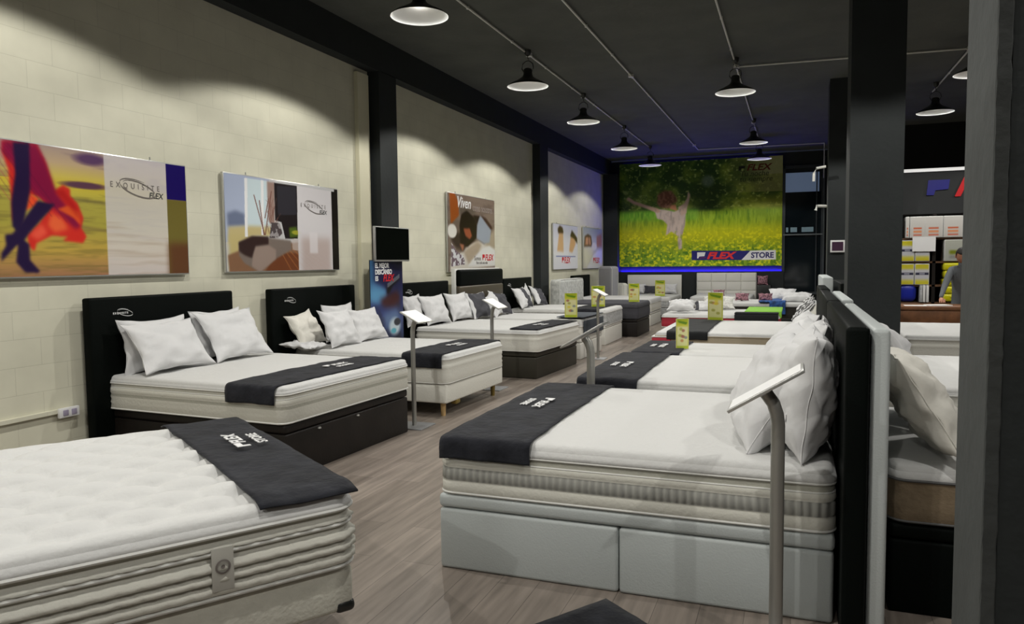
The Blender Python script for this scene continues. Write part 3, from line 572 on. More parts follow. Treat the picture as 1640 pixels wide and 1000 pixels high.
flex_mark(t, o(0.33, 0.86), RY, UZ, 0.15, M_red, M_red, 'brand')
t, w, h = poster('poster of a family in bed, farthest along the left wall', 19.25, 21.35, 1.36, 2.475, art5())
o = lambda fx, fy: (0.0485, -w / 2 + fx * w, h * (1 - fy))
flex_mark(t, o(0.50, 0.86), RY, UZ, 0.15, M_red, M_red, 'brand')

# mural on the back wall
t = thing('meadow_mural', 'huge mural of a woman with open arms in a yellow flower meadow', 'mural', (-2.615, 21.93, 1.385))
mw, mh = 4.51, 3.0
box('panel', (0, 0, mh / 2), (mw, 0.03, mh), mat('mural_edge', (0.1, 0.1, 0.1), 0.5), t)
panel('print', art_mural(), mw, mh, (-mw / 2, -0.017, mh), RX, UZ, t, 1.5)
fm = lambda fx, fy, d=0.019: (-mw / 2 + fx * mw, -d, mh * (1 - fy))
def patch(name, pts, m, d=0.019): return flat(name, [((p[0] - pts[0][0]) * mw, -(p[1] - pts[0][1]) * mh) for p in pts][::-1], fm(*pts[0], d), RX, UZ, m, t)
patch('sign_blue', [(.462, .852), (.818, .859), (.765, .945), (.464, .941)], M_navy)
patch('sign_white', [(.818, .859), (.966, .857), (.967, .943), (.765, .945)], M_paper)
patch('sign_flag', [(.497, .868), (.548, .868), (.542, .905), (.510, .908), (.504, .925), (.497, .925)], M_paper, 0.021)
patch('sign_stroke', [(.508, .930), (.516, .915), (.552, .910), (.549, .922)], mat('logo_purple', (0.10, 0.02, 0.12), 0.5), 0.021)
text('sign_word', 'FLEX', 0.255, mat('logo_bright_red', (0.75, 0.03, 0.03), 0.5), t, fm(.556, .929, .021), RX, UZ, shear=0.3, off=0.012, stretch=1.30)
text('sign_store', 'STORE', 0.21, mat('logo_slate', (0.05, 0.045, 0.16), 0.5), t, fm(.822, .925, .021), RX, UZ, off=0.008, stretch=0.95)
flat('corner_flag', [(0, 0), (.05, 0), (.06, .05), (.16, .05), (.17, .12), (0, .12)], fm(.745, .118), RX, UZ, mat('olive_ink', (0.012, 0.014, 0.01), 0.6), t)
text('corner_word', 'FLEX', 0.24, mat('corner_red', (0.13, 0.018, 0.01), 0.6), t, fm(.79, .121), RX, UZ, shear=0.25, off=0.006, stretch=1.2)
mo = mat('olive_text', (0.035, 0.045, 0.015), 0.6)
text('slogan_line', 'Tu noche', 0.20, mo, t, fm(.75, .172), RX, UZ, shear=0.15, stretch=1.0)
text('slogan_line', 'tu siempre', 0.20, mo, t, fm(.75, .222), RX, UZ, shear=0.15, stretch=1.0)

# ------------------------------------------------------------------ soft furnishings
def axis_pts(n, half):
    edge = [0, 0.004, 0.012, 0.026, 0.045, 0.07]
    mid = [-half + 0.07 + (2 * half - 0.14) * i / n for i in range(1, n)]
    return [-half + e for e in edge] + mid + [half - e for e in edge[::-1]]
def rounded(x, y, a, b, r):
    dx = (abs(x) - (a - r)) / r; dy = (abs(y) - (b - r)) / r
    if dx > 0 and dy > 0:
        nx = dx * math.sqrt(max(0, 1 - dy * dy / 2)); ny = dy * math.sqrt(max(0, 1 - dx * dx / 2))
        x = math.copysign(a - r + nx * r, x); y = math.copysign(b - r + ny * r, y)
    return x, y
def topz(x, y, a, b, H, style):
    d = min(a - abs(x), b - abs(y)); rr = 0.045; z = H
    if d < rr: z -= (rr - math.sqrt(max(0, rr * rr - (rr - d) ** 2))) * 0.75
    e = min(1, max(0, (d - 0.02) / 0.12)); k = style.get('top')
    crown = style.get('crown', 0.012)
    z += crown * (1 - (x / a) ** 2) * (1 - (y / b) ** 2)
    z += 0.004 * noise.noise((x * 4, y * 4, style.get('seed', 0))) * e
    if k == 'tuft':
        s = style['s']; a_ = style['amp']; row = math.floor(y / s); px = s * 1.5; off = 0.5 * px * (row % 2)
        fy = abs(math.sin(math.pi * (x - off) / px)); fx = abs(math.sin(math.pi * y / s))
        z += e * a_ * ((fx ** 0.55) * (0.35 + 0.65 * fy ** 0.6) - 0.62)
        z -= e * a_ * 0.5 * math.exp(-(fx / 0.28) ** 2 - (fy / 0.22) ** 2)
    elif k == 'channel':
        s = style['s']; z -= e * style['amp'] * (abs(math.cos(math.pi * y / s)) ** 6)
    elif k == 'damask':
        s = style['s']; z += e * style['amp'] * math.sin(2 * math.pi * x / s + 2 * math.sin(5 * y)) * math.sin(2 * math.pi * y / s + 2 * math.sin(5 * x))
        z -= e * style['amp'] * 2 * max(0, noise.noise((x * 7, y * 7, 3)))
    return z
def mattress(name, label, l, w, z0, z1, cx, cy, rotz, style, cat='mattress', group=None):
    """style['side']: (outset, fraction of height from the top, material) rings; style['pipes']: fractions that carry a piping"""
    H = z1 - z0; a, b = l / 2, w / 2; r = style.get('r', 0.07)
    t = thing(name, label, cat, (cx, cy, z0), rotz, group)
    xs = axis_pts(style.get('nx', 34), a); ys = axis_pts(style.get('ny', 30), b)
    V = []; F = []; nx, ny = len(xs), len(ys)
    for y in ys:
        for x in xs:
            X, Y = rounded(x, y, a, b, r); V.append((X, Y, topz(x, y, a, b, H, style)))
    for j in range(ny - 1):
        for i in range(nx - 1):
            o = j * nx + i; F.append((o, o + 1, o + nx + 1, o + nx))
    top = pyd('top_panel', V, F, style.get('mtop', M_white), t, True)
    # outline ring, resampled finely
    ring = []
    step = style.get('step', 0.05)
    def arc(cx_, cy_, a0):
        return [(cx_ + r * math.cos(a0 + math.pi / 2 * i / 6), cy_ + r * math.sin(a0 + math.pi / 2 * i / 6)) for i in range(7)]
    corners = [arc(a - r, b - r, 0), arc(-a + r, b - r, math.pi / 2), arc(-a + r, -b + r, math.pi), arc(a - r, -b + r, 1.5 * math.pi)]
    for i in range(4):
        c = corners[i]; ring += c; p = c[-1]; q = corners[(i + 1) % 4][0]; n = max(1, int(math.dist(p, q) / step))
        ring += [(p[0] + (q[0] - p[0]) * k / n, p[1] + (q[1] - p[1]) * k / n) for k in range(1, n)]
    n = len(ring); nor = []; S = [0]
    for i in range(n):
        p, q = ring[i - 1], ring[(i + 1) % n]; tx, ty = q[0] - p[0], q[1] - p[1]; m = math.hypot(tx, ty); nor.append((ty / m, -tx / m))
        if i: S.append(S[-1] + math.dist(ring[i - 1], ring[i]))
    sag = lambda s, f: style.get('sag', 0.0) * math.sin(s * 2.3 + 1) * math.sin(math.pi * f)
    V = []; F = []; idx = []; side = style['side']; mats = []
    edge_z = topz(a, 0, a, b, H, style)
    for f, off, m in side:
        pk = style.get('pucker', {}).get(f, 0)
        for i in range(n):
            wv = pk * (abs(math.sin(math.pi * S[i] / 0.075)) ** 0.6 - 0.5) if pk else 0
            x = ring[i][0] + nor[i][0] * (off + wv); y = ring[i][1] + nor[i][1] * (off + wv)
            V.append((x, y, (edge_z + 0.002) * (1 - f) + sag(S[i], f)))
    for k in range(len(side) - 1):
        m = side[k + 1][2]
        if m not in mats: mats.append(m)
        for i in range(n):
            j = (i + 1) % n; F.append((k * n + i, (k + 1) * n + i, (k + 1) * n + j, k * n + j)); idx.append(mats.index(m))
    F.append(tuple(range((len(side) - 1) * n + n - 1, (len(side) - 1) * n - 1, -1))); idx.append(0)
    bd_ = pyd('border', V, F, mats, t, True, idx)
    for f, off, rad in style.get('pipes', []):
        pts = [(ring[i][0] + nor[i][0] * off, ring[i][1] + nor[i][1] * off, (edge_z + 0.002) * (1 - f) + sag(S[i], f)) for i in range(n)]
        tube_obj('piping', pts, rad, style.get('mpipe', M_pipe), bd_, 6, closed=True)
    t['_h'] = H
    return t
del_keys = []
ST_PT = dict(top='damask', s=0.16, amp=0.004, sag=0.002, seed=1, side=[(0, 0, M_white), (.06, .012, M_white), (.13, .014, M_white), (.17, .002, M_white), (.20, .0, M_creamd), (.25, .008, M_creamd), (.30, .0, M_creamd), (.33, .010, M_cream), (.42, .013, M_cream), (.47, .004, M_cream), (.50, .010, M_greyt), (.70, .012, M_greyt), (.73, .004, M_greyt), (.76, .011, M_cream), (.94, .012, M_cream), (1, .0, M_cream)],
             pipes=[(.16, .008, .006), (.31, .006, .005), (.97, .008, .007)])
ST_L = dict(top='damask', s=0.14, amp=0.004, seed=2, side=[(0, 0, M_white), (.05, .010, M_white), (.10, .010, M_white), (.13, .0, M_cream), (.20, .008, M_cream), (.24, .0, M_cream), (.28, .011, M_cream), (.40, .014, M_cream), (.46, .006, M_cream), (.55, .014, M_creamd), (.64, .006, M_cream), (.74, .014, M_cream), (.80, .008, M_cream), (.92, .013, M_cream), (1, .0, M_cream)],
            pipes=[(.11, .008, .006), (.25, .006, .004), (.96, .010, .007)])
M_cream2 = mat('off_white_ticking', (0.68, 0.67, 0.61), 0.85, bump=0.3, scale=50, spec=0.2)
ST_L2 = dict(ST_L, seed=5, side=[(f, o, M_cream2 if m is M_cream or m is M_creamd else m) for f, o, m in ST_L['side']], pipes=[(.07, .008, .006), (.97, .008, .005)])
puff = []
for i, (f0, f1) in enumerate([(.0, .12)]): puff += [(0, 0, M_white), (.05, .014, M_white), (.11, .016, M_white)]
ST_F = dict(top='tuft', s=0.15, amp=0.050, crown=0.02, seed=7, nx=98, ny=86, sag=0.006, step=0.0187, r=0.09,
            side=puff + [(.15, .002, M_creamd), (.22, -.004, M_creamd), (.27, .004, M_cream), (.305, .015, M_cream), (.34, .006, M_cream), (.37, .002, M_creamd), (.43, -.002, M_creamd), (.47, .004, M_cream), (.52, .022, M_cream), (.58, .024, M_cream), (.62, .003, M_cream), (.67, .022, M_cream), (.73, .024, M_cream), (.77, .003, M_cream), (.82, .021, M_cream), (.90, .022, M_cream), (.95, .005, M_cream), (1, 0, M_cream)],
            pucker={.305: .016, .52: .010, .58: .010, .67: .010, .73: .010, .82: .009, .90: .008}, pipes=[(.125, .012, .0085), (.36, .008, .0075), (.965, .010, .0085)])
ST_CH = dict(top='channel', s=0.085, amp=0.008, seed=3, side=[(0, 0, M_white), (.07, .012, M_white), (.16, .010, M_white), (.20, .0, M_creamd), (.26, .008, M_cream), (.32, .0, M_creamd), (.40, .010, M_cream), (.70, .012, M_greym), (.94, .010, M_cream), (1, 0, M_cream)], pipes=[(.18, .006, .006), (.31, .006, .005), (.97, .006, .006)])
def two_tone(mt, ms, mp=M_pipe, f=.3, seed=4, top='damask'):
    return dict(top=top, s=0.15, amp=0.004, seed=seed, mtop=mt, mpipe=mp, nx=26, ny=24, side=[(0, 0, mt), (f * .5, .012, mt), (f, .008, mt), (f + .04, .004, ms), (.6, .012, ms), (.94, .008, ms), (1, 0, ms)], pipes=[(f, .008, .007), (.97, .006, .006)])

def base(label, l, w, h, cx, cy, rotz, m, lid=0.07, split=True, castors=False, hinge=False, z0=0.0):
    """ottoman base: carcass panels, padded lid"""
    t = thing('storage_divan', label, 'bed base', (cx, cy, 0), rotz)
    hb = h - lid - 0.004
    if split:
        box('side_panel', (l / 4, 0, (hb + z0) / 2), (l / 2 - 0.003, w, hb - z0), m, t, 0.018, 3)
        box('side_panel', (-l / 4, 0, (hb + z0) / 2), (l / 2 - 0.003, w, hb - z0), m, t, 0.018, 3)
    else: box('carcass', (0, 0, (hb + z0) / 2), (l, w, hb - z0), m, t, 0.012, 3)
    box('lid', (0, 0, h - lid / 2), (l + 0.004, w + 0.004, lid), m, t, 0.022, 4)
    if hinge:
        for y in (-0.45, 0.05): lathe_obj('lid_fitting', [(0.0, 0), (0.018, 0.0), (0.014, 0.012), (0, 0.014)], M_steel, t, 12, (l / 2 + 0.0, y, h - lid - 0.03))
    return t
def box_spring(label, l, w, z0, h, cx, cy, rotz, m, legs=M_wood, lh=0.12, logo=True, legin=0.09, foot=None):
    t = thing('box_spring', label, 'bed base', (cx, cy, 0), rotz)
    box('upholstery', (0, 0, (z0 + h) / 2), (l, w, h - z0), m, t, 0.02, 3)
    for k, (sx, sy) in enumerate(((1, -1), (1, 1), (-1, -1), (-1, 1))):
        lathe_obj('leg', [(0.022, 0.0), (0.024, 0.02), (0.03, z0 + 0.012)], M_brass if (k == 1 and legs is M_wood) else legs, t, 16, (sx * (l / 2 - legin), sy * (w / 2 - legin), 0), cap=True)
    if foot:
        for sy in (-1, 1):
            bm = bmesh.new(); bx(bm, (l / 2 - 0.035, sy * (w / 2 - 0.035), z0 + 0.02), (0.082, 0.082, 0.05), 0.02, 3); bm_obj('corner_guard', bm, foot, t, True)
    return t
def headboard(label, w, h, cx, cy, rotz, m, th=0.09, logo=True, tag_mat=M_thread, z0=0.0, grid=None):
    """front faces local +x; width along y"""
    t = thing('headboard', label, 'headboard', (cx, cy, 0), rotz)
    pn = box('panel', (0, 0, (h + z0) / 2), (th, w, h - z0), m, t, 0.018, 3)
    if grid:
        ny, nz, zb = grid
        for j in range(nz):
            for i in range(ny):
                wy = (w - 0.02) / ny; hz = (h - zb) / nz
                box('cushion', (th / 2 + 0.004, -w / 2 + 0.01 + wy * (i + .5), zb + hz * (j + .5)), (0.035, wy - 0.006, hz - 0.006), m, t, 0.016, 3)
    if logo:
        x = th / 2 + 0.001; y0 = -w / 2 + 0.24; h = h + 0.05
        text('brand_lettering', 'E X Q U I S I T E', 0.021, tag_mat, pn, (x, y0 - 0.03, h - 0.19), RY, UZ, space=1.0, off=0.0008)
        swoosh('brand_swoosh', (x, y0 + 0.09, h - 0.18), RY, UZ, 0.15, tag_mat, pn)
    return t
def runner(label, bed_l, bed_w, top, cx, cy, rotz, x0, rw, m=M_runner, hang=(0.12, 0.1), xoff=0.0, seed=0, flatlay=False, lettering=True, name='bed_runner', group=None, wob=0.006, over=0.0, ty=None, cat='bed runner', two=True, crown=0.012, ls=1.0):
    """cloth band across the foot; x0 is the local x of its centre; it hangs at -y and +y"""
    t = thing(name, label, cat, (cx, cy, top), rotz, group)
    b = bed_w / 2 + 0.022; a = bed_l / 2; path = []
    R_ = 0.035
    if flatlay:
        L_ = bed_w / 2 + over; path = [(-L_ + 2 * L_ * i / 50, 0) for i in range(51)]
    else:
        for i in range(6): path.append((-b - 0.003, -hang[0] + (hang[0] - R_) * i / 6))
        for i in range(6): th = math.pi / 2 * i / 5; path.append((-b + R_ - R_ * math.cos(th), -R_ + R_ * math.sin(th)))
        for i in range(1, 40): path.append((-b + R_ + (2 * b - 2 * R_) * i / 40, 0))
        for i in range(6): th = math.pi / 2 * i / 5; path.append((b - R_ + R_ * math.sin(th), -R_ + R_ * math.cos(th)))
        for i in range(1, 7): path.append((b + 0.003, -R_ - (hang[1] - R_) * i / 6))
    nx = 16; V = []; F = []
    for j, (y, z) in enumerate(path):
        for i in range(nx + 1):
            u = i / nx - .5; x = x0 + u * rw
            x += (0.008 * noise.noise((y * 5, seed, u * 0.5)) if abs(u) > .4 else 0)
            zz = z + 0.010 + wob * (noise.noise((x * 6, y * 6, seed)) + 0.5 * noise.noise((x * 15, y * 15, seed + 3)))
            if flatlay:
                d = abs(y) - (bed_w / 2 - 0.06)
                if d > 0: zz -= d * 0.25
            if z == 0 and not flatlay: zz += crown * (1 - (x / a) ** 2) * (1 - (y / b) ** 2)
            elif flatlay: zz += crown * (1 - (x / a) ** 2) * max(0, 1 - (y / b) ** 2) + 0.006
            else: y_ = y
            V.append((x, y + (0 if z == 0 else 0.006 * noise.noise((x * 7, z * 7, seed))), zz))
    n = nx + 1
    for j in range(len(path) - 1):
        for i in range(nx): o = j * n + i; F.append((o, o + 1, o + n + 1, o + n))
    c = pyd('cloth', V, F, m, t, True)
    md = c.modifiers.new('thickness', 'SOLIDIFY'); md.thickness = 0.007; md.offset = 1
    if lettering:
        yy = -0.16 if ty is None else ty; zc = 0.022 + crown + (0.006 if flatlay else 0)
        s = 0.075 * ls
        flat('stitched_flag', [(0, 0), (.02, 0), (.025, .03), (.07 * ls, .03), (.07 * ls, .06), (0, .06)], (x0 + 0.02, yy - 0.085, zc), (0, 1, 0), (-1, 0, 0), M_thread, c, 0.003)
        text('stitched_word', 'FLEX', s, M_thread, c, (x0 + 0.02, yy, zc), (0, 1, 0), (-1, 0, 0), shear=0.2, off=0.002, stretch=1.15, ext=0.002)
        if two: text('stitched_word', 'STORE', s * .8, M_thread, c, (x0 + 0.11, yy - 0.05, zc), (0, 1, 0), (-1, 0, 0), off=0.001, stretch=1.1, ext=0.002)
    return t
def pillow(label, w, h, th, bottom, wdir, lean, face, mt=M_pillow, group=None, seed=0, n=26, band=None, name='pillow', roll=0.0, piping=True, droop=0.0, label_tag=None, cat='pillow', pinch=0.14, fat=0.62):
    """bottom: middle of the lower edge; wdir: horizontal width direction; face: horizontal direction the front looks; lean: tilt back in radians"""
    Wd = Vector(wdir).normalized(); Fd = Vector(face).normalized()
    Fd = (Fd - Wd * Fd.dot(Wd)).normalized()
    U = Vector((0, 0, 1)) * math.cos(lean) - Fd * math.sin(lean)
    if roll: q = Matrix.Rotation(roll, 3, Wd.cross(U)); Wd = q @ Wd; U = q @ U
    Nn = Wd.cross(U)
    V = []; F = []; idx = []
    def prof(u, v):
        return (max(0, 1 - abs(u) ** 2.6) * max(0, 1 - abs(v) ** 2.6)) ** fat
    for side in (1, -1):
        for j in range(n + 1):
            for i in range(n + 1):
                u = math.sin(math.pi / 2 * (2 * i / n - 1)); v = math.sin(math.pi / 2 * (2 * j / n - 1))
                X = w / 2 * u * (1 - pinch * (1 - v * v) * u * u); Y = h / 2 * v * (1 - pinch * (1 - u * u) * v * v)
                p = prof(u, v)
                cr = 0.018 * noise.noise((u * 2.2 + seed * 7.1, v * 2.2, side)) + 0.013 * noise.noise((u * 6 + seed, v * 4.5, side * 2)) + 0.009 * noise.noise((u * 14 + v * 8, v * 5 + seed, side))
                rad = math.hypot(u, v)
                wr = 0.010 * math.sin(9 * math.atan2(v, u) + seed) * min(1, rad) ** 3 * (1 - p) * 2
                Z = side * (th / 2 * p) + (cr * 1.6 * p + wr * p ** .3 if p > 0 else 0)
                Z -= droop * (u * u) * 0.1 + 0.012 * noise.noise((u * 2 + seed, v * 2 + 5, 0))
                Y2 = Y + 0.008 * noise.noise((u * 2.5, v + seed, 9))
                V.append((X, Y2, Z))
    m1 = (n + 1) ** 2
    for s in (0, 1):
        for j in range(n):
            for i in range(n):
                o = s * m1 + j * (n + 1) + i; q = (o, o + 1, o + n + 2, o + n + 1); F.append(q if s == 0 else q[::-1])
                k = 0
                if band:
                    uu = math.sin(math.pi / 2 * (2 * (i + .5) / n - 1)); k = 1 if band[0] < uu < band[1] else 0
                    if len(band) > 3: k = 1 if (i // 2) % 2 else 0
                idx.append(k)
    mats = [mt] + ([band[2]] if band else [])
    root = thing(name, label, cat, (0, 0, 0), 0, group)
    mm = Matrix((Wd, U, Nn)).transposed().to_4x4(); mm.translation = Vector(bottom) + U * (h / 2 * 0.97)
    root.matrix_world = mm; root.location = mm.translation; root.rotation_euler = mm.to_euler()
    c = pyd('cover', V, F, mats, root, True, idx)
    bm = bmesh.new(); bm.from_mesh(c.data); bmesh.ops.remove_doubles(bm, verts=bm.verts, dist=0.0004); bm.to_mesh(c.data); bm.free(); c.data.shade_smooth()
    if piping:
        P = []
        K = 40
        for e in range(4):
            for k in range(K):
                a_ = -1 + 2 * k / K
                u, v = ((a_, -1), (1, a_), (-a_, 1), (-1, -a_))[e]
                P.append((w / 2 * u * (1 - pinch * (1 - v * v) * u * u), h / 2 * v * (1 - pinch * (1 - u * u) * v * v) + 0.008 * noise.noise((u * 2.5, v + seed, 9)), -0.012 * noise.noise((u * 2 + seed, v * 2 + 5, 0)) - droop * u * u * 0.1))
        tube_obj('seam', P, 0.0028, mt, c, 5, closed=True)
    if label_tag: box('care_label', label_tag, (0.045, 0.035, 0.004), M_paper, root, 0.001)
    return root

# ------------------------------------------------------------------ sign stands and price cards
def sign_stand(label, x, y, yaw, h, tilt, pw=0.30, pl=0.215, r=0.026, face_m=None, side=-1, plate=0.3, pz=0.0):
    """panel tilted towards local -x when side=-1; the post rises at the local origin"""
    t = thing('sign_stand', label, 'sign stand', (x, y, 0), yaw)
    bm = bmesh.new(); bx(bm, (0, 0, 0.006), (plate, plate, 0.012), 0.003); bm_obj('base_plate', bm, M_steeld, t)
    e = side * 0.045
    tube_obj('post', [(0, 0, 0.012), (0, 0, h - 0.14), (e * 0.12, 0, h - 0.10), (e * 0.4, 0, h - 0.06), (e, 0, h - 0.022)], r, M_steel, t, 20)
    R = Matrix.Rotation(-side * tilt * -1, 3, 'Y')
    R = Matrix.Rotation(side * tilt, 3, 'Y')
    c = Vector((e, 0, h + 0.0))
    ty_ = box('sign_tray', c, (pw, pl, 0.012), M_alu, t, 0.002, rot=R)
    n = R @ Vector((0, 0, 1))
    box('sign_sheet', c + n * 0.0075, (pw - 0.02, pl - 0.02, 0.002), face_m or M_paper, ty_, rot=R)
    return t
card_paint = None
def card_canvas(seed, style=0):
    c = Canvas(22, 46, (206, 205, 150)); c.rows([(0, (150, 165, 30)), (.22, (190, 190, 60)), (.3, (215, 210, 160)), (1, (205, 208, 140))])
    r = random.Random(seed)
    c.poly([(.1, .05), (.9, .12), (.8, .2), (.2, .13)], (90, 130, 20), 0, .9)
    for k in range(7): c.ell(.2 + .6 * r.random(), .3 + .5 * r.random(), .16, .06, r.choice([(200, 165, 50), (185, 120, 70), (215, 200, 60), (150, 85, 75), (110, 120, 130), (150, 150, 60)]), .7, .75)
    c.rect(0, .9, 1, 1, (170, 185, 50)); c.rect(0, 0, .06, 1, (190, 190, 70)); c.rect(.94, 0, 1, 1, (190, 190, 70))
    return c
def price_card(label, x, y, z, yaw, w=0.17, h=0.36, seed=1, name='price_card'):
    """three-sided folded card standing on a bed"""
    t = thing(name, label, 'price card', (x, y, z), yaw, 'folded yellow price cards on the beds')
    A = [Vector((w / 2 * 1.15 * math.cos(math.radians(a)), w / 2 * 1.15 * math.sin(math.radians(a)), 0)) for a in (-150, -30, 90)]
    V = A + [p + Vector((0, 0, h)) for p in A]
    cb_ = pyd('card_body', V, [(0, 1, 4, 3), (1, 2, 5, 4), (2, 0, 3, 5)], M_paper, t)
    for k, (a, b) in enumerate(((0, 1), (1, 2), (2, 0))):
        d = (A[b] - A[a]).normalized(); n = d.cross(Vector((0, 0, 1))); o = A[a] + n * 0.0015 + Vector((0, 0, h)) + d * 0.002
        panel('print', card_canvas(seed + k), (A[b] - A[a]).length - 0.004, h - 0.002, o, d, UZ, cb_)
    return t

# ------------------------------------------------------------------ beds along the left wall (head at the wall, foot towards the aisle)
D2 = math.radians
def bedpos(fx, fy, l, rot):
    """centre of a bed whose foot edge midpoint is (fx, fy)"""
    return fx - l / 2 * math.cos(rot), fy - l / 2 * math.sin(rot)
hbx = -5.2
# bed 1
r1 = D2(-3); L1, W1 = 1.80, 1.70; c = bedpos(-3.36, 5.22, L1, r1)
base('dark brown wood storage base of the bed under the beach poster', L1 - 0.02, W1 - 0.04, 0.40, c[0], c[1], r1, M_wenge, split=False, hinge=True)
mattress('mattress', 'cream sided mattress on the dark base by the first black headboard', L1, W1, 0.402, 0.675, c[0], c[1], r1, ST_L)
headboard('black headboard with white lettering, nearest on the left wall', 1.60, 1.305, hbx, 5.10, 0, M_black)
runner('charcoal runner over the foot of the first wall bed', L1, W1, 0.668, c[0], c[1], r1, L1 / 2 - 0.29, 0.46, hang=(0.13, 0.10), seed=1, ty=0.1)
FX, FY = (1, 0, 0), (0, 1, 0)
pillow('white pillow standing against the nearest black headboard, behind the left front one', 0.72, 0.46, 0.14, (-5.02, 4.84, 0.675), FY, D2(10), FX, seed=1, group=None)
pillow('white pillow standing against the nearest black headboard, right back one', 0.66, 0.47, 0.14, (-5.02, 5.58, 0.69), FY, D2(10), FX, seed=2)
pillow('big white pillow lying tilted in front on the first wall bed, left of the pair', 0.76, 0.48, 0.15, (-4.78, 4.84, 0.70), FY, D2(34), FX, seed=3)
pillow('big white pillow lying tilted in front on the first wall bed, right of the pair', 0.76, 0.52, 0.15, (-4.78, 5.62, 0.70), FY, D2(32), FX, seed=4)
# bed 2
r2 = D2(-2); L2, W2 = 1.88, 1.42; c = bedpos(-3.22, 7.42, L2, r2)
box_spring('white box spring on wooden legs under the second wall bed', L2 - 0.01, W2 - 0.01, 0.14, 0.335, c[0], c[1], r2, M_cream2, foot=None)
t = box('brass_corner', (0, 0, 0), (0.08, 0.10, 0.06), M_brass, None, 0.02, 3); t.location = (c[0] + math.cos(r2) * (L2 / 2 - 0.04) - math.sin(r2) * (-W2 / 2 + 0.28) - 0.01, c[1] + math.sin(r2) * (L2 / 2 - 0.04) + math.cos(r2) * (-W2 / 2 + 0.28), 0.125)
t.name = 'castor_block'; tag(t, 'small brass coloured block under the edge of the white box spring', 'block')
mattress('mattress', 'off white mattress on the wooden legged box spring', L2, W2, 0.337, 0.635, c[0], c[1], r2, ST_L2)
headboard('black headboard with white lettering under the sofa poster', 1.60, 1.295, hbx, 7.28, 0, M_black)
runner('charcoal runner over the foot of the bed on wooden legs', L2, W2, 0.63, c[0], c[1], r2, L2 / 2 - 0.27, 0.46, hang=(0.14, 0.10), seed=2, ty=-0.05)
pillow('creamy pillow slumped at the left against the second black headboard', 0.50, 0.42, 0.15, (-4.92, 6.90, 0.67), FY, D2(30), FX, mt=mat('ecru_cotton', (0.66, 0.64, 0.58), 0.85, bump=0.3, scale=20), seed=5, roll=D2(7))
pillow('white pillow upright in front on the second wall bed, left of the pair', 0.60, 0.44, 0.14, (-4.66, 7.12, 0.655), FY, D2(25), FX, seed=6)
pillow('white pillow upright in front on the second wall bed, right of the pair', 0.66, 0.42, 0.14, (-4.70, 7.76, 0.655), FY, D2(28), FX, seed=7)
pillow('white pillow against the second black headboard, peeping out behind the pair', 0.62, 0.44, 0.13, (-5.0, 7.52, 0.66), FY, D2(8), FX, seed=8)
pillow('flat white pillow lying low beside the creamy one on the second wall bed', 0.34, 0.40, 0.07, (-4.75, 6.72, 0.67), (0, 1, 0), D2(85), (1, 0, 0), seed=9)
# bed 3
r3 = D2(-3.5); L3, W3 = 1.86, 1.66; c = bedpos(-3.12, 10.13, L3, r3)
base('brown leatherette storage base of the third wall bed', L3 - 0.04, W3 - 0.04, 0.36, c[0], c[1], r3, M_brownbase, split=True)
mattress('mattress', 'white mattress on the brown leatherette base beyond the box spring bed', L3 + 0.02, W3, 0.362, 0.65, c[0], c[1], r3, ST_L2)
headboard('black headboard behind the upright blue banner', 1.62, 1.275, hbx, 9.98, 0, M_black)
runner('charcoal runner lying flat across the foot of the third wall bed', L3, W3, 0.646, c[0], c[1], r3, L3 / 2 - 0.21, 0.40, flatlay=True, over=-0.03, seed=3, ty=-0.3)
pillow('white square pillow standing in the middle of the third wall bed, left of two', 0.66, 0.46, 0.16, (-4.86, 9.86, 0.67), (0.1, 1, 0), D2(22), FX, seed=10)
pillow('white square pillow standing on the third wall bed, right of two', 0.66, 0.46, 0.16, (-4.84, 10.66, 0.67), (0.1, 1, 0), D2(22), FX, seed=11)
pillow('white pillow beside the banner at the left end of the third wall bed', 0.55, 0.46, 0.14, (-5.02, 9.45, 0.67), FY, D2(14), FX, seed=12)
pillow('grey pillow with a pale label, leaning right of the white square pillows', 0.62, 0.46, 0.15, (-4.72, 11.18, 0.66), (0.1, 1, 0), D2(24), FX, mt=M_pillow, band=(-0.8, 0.9, M_dgrey), seed=13)
# bed 4
L4, W4 = 1.80, 1.26; r4 = D2(-1.5); c = bedpos(-3.13, 12.02, L4, r4)
base('white leatherette base below the blue grey runner on the fourth wall bed', L4 - 0.02, W4 - 0.02, 0.34, c[0], c[1], r4, M_leatherg, split=True)
mattress('mattress', 'white mattress half hidden behind the third wall bed', L4, W4, 0.342, 0.64, c[0], c[1], r4, two_tone(M_white, M_cream2, seed=8))
t = thing('headboard', 'tall headboard of three padded bands, black, brown and taupe', 'headboard', (-5.06, 11.82, 0))
box('back_panel', (-0.05, 0, 0.73), (0.07, 1.92, 1.46), M_pipe, t, 0.008)
for k, (m_, z_) in enumerate(((M_black, 1.31), (mat('brown_padding', (0.075, 0.062, 0.042), 0.45), 1.05), (mat('taupe_padding', (0.22, 0.19, 0.145), 0.45), 0.79), (mat('taupe_padding', (0.22, 0.19, 0.145), 0.45), 0.53))):
    box('padded_band', (0.02, 0.01, z_), (0.09, 1.88, 0.265), m_, t, 0.035, 4)
M_slate = mat('blue_slate_cloth', (0.045, 0.055, 0.07), 0.8, bump=0.4, scale=20)
t = thing('bed_runner', 'blue grey runner hanging down the foot of the fourth wall bed', 'bed runner', (c[0], c[1], 0.65), r4)
bm = bmesh.new(); bx(bm, (L4 / 2 + 0.028, 0.0, -0.155), (0.012, W4 - 0.12, 0.24), 0.005); bx(bm, (L4 / 2 - 0.2, 0.0, 0.020), (0.46, W4 - 0.10, 0.012), 0.005)
bm_obj('cloth', bm, M_slate, t, True)
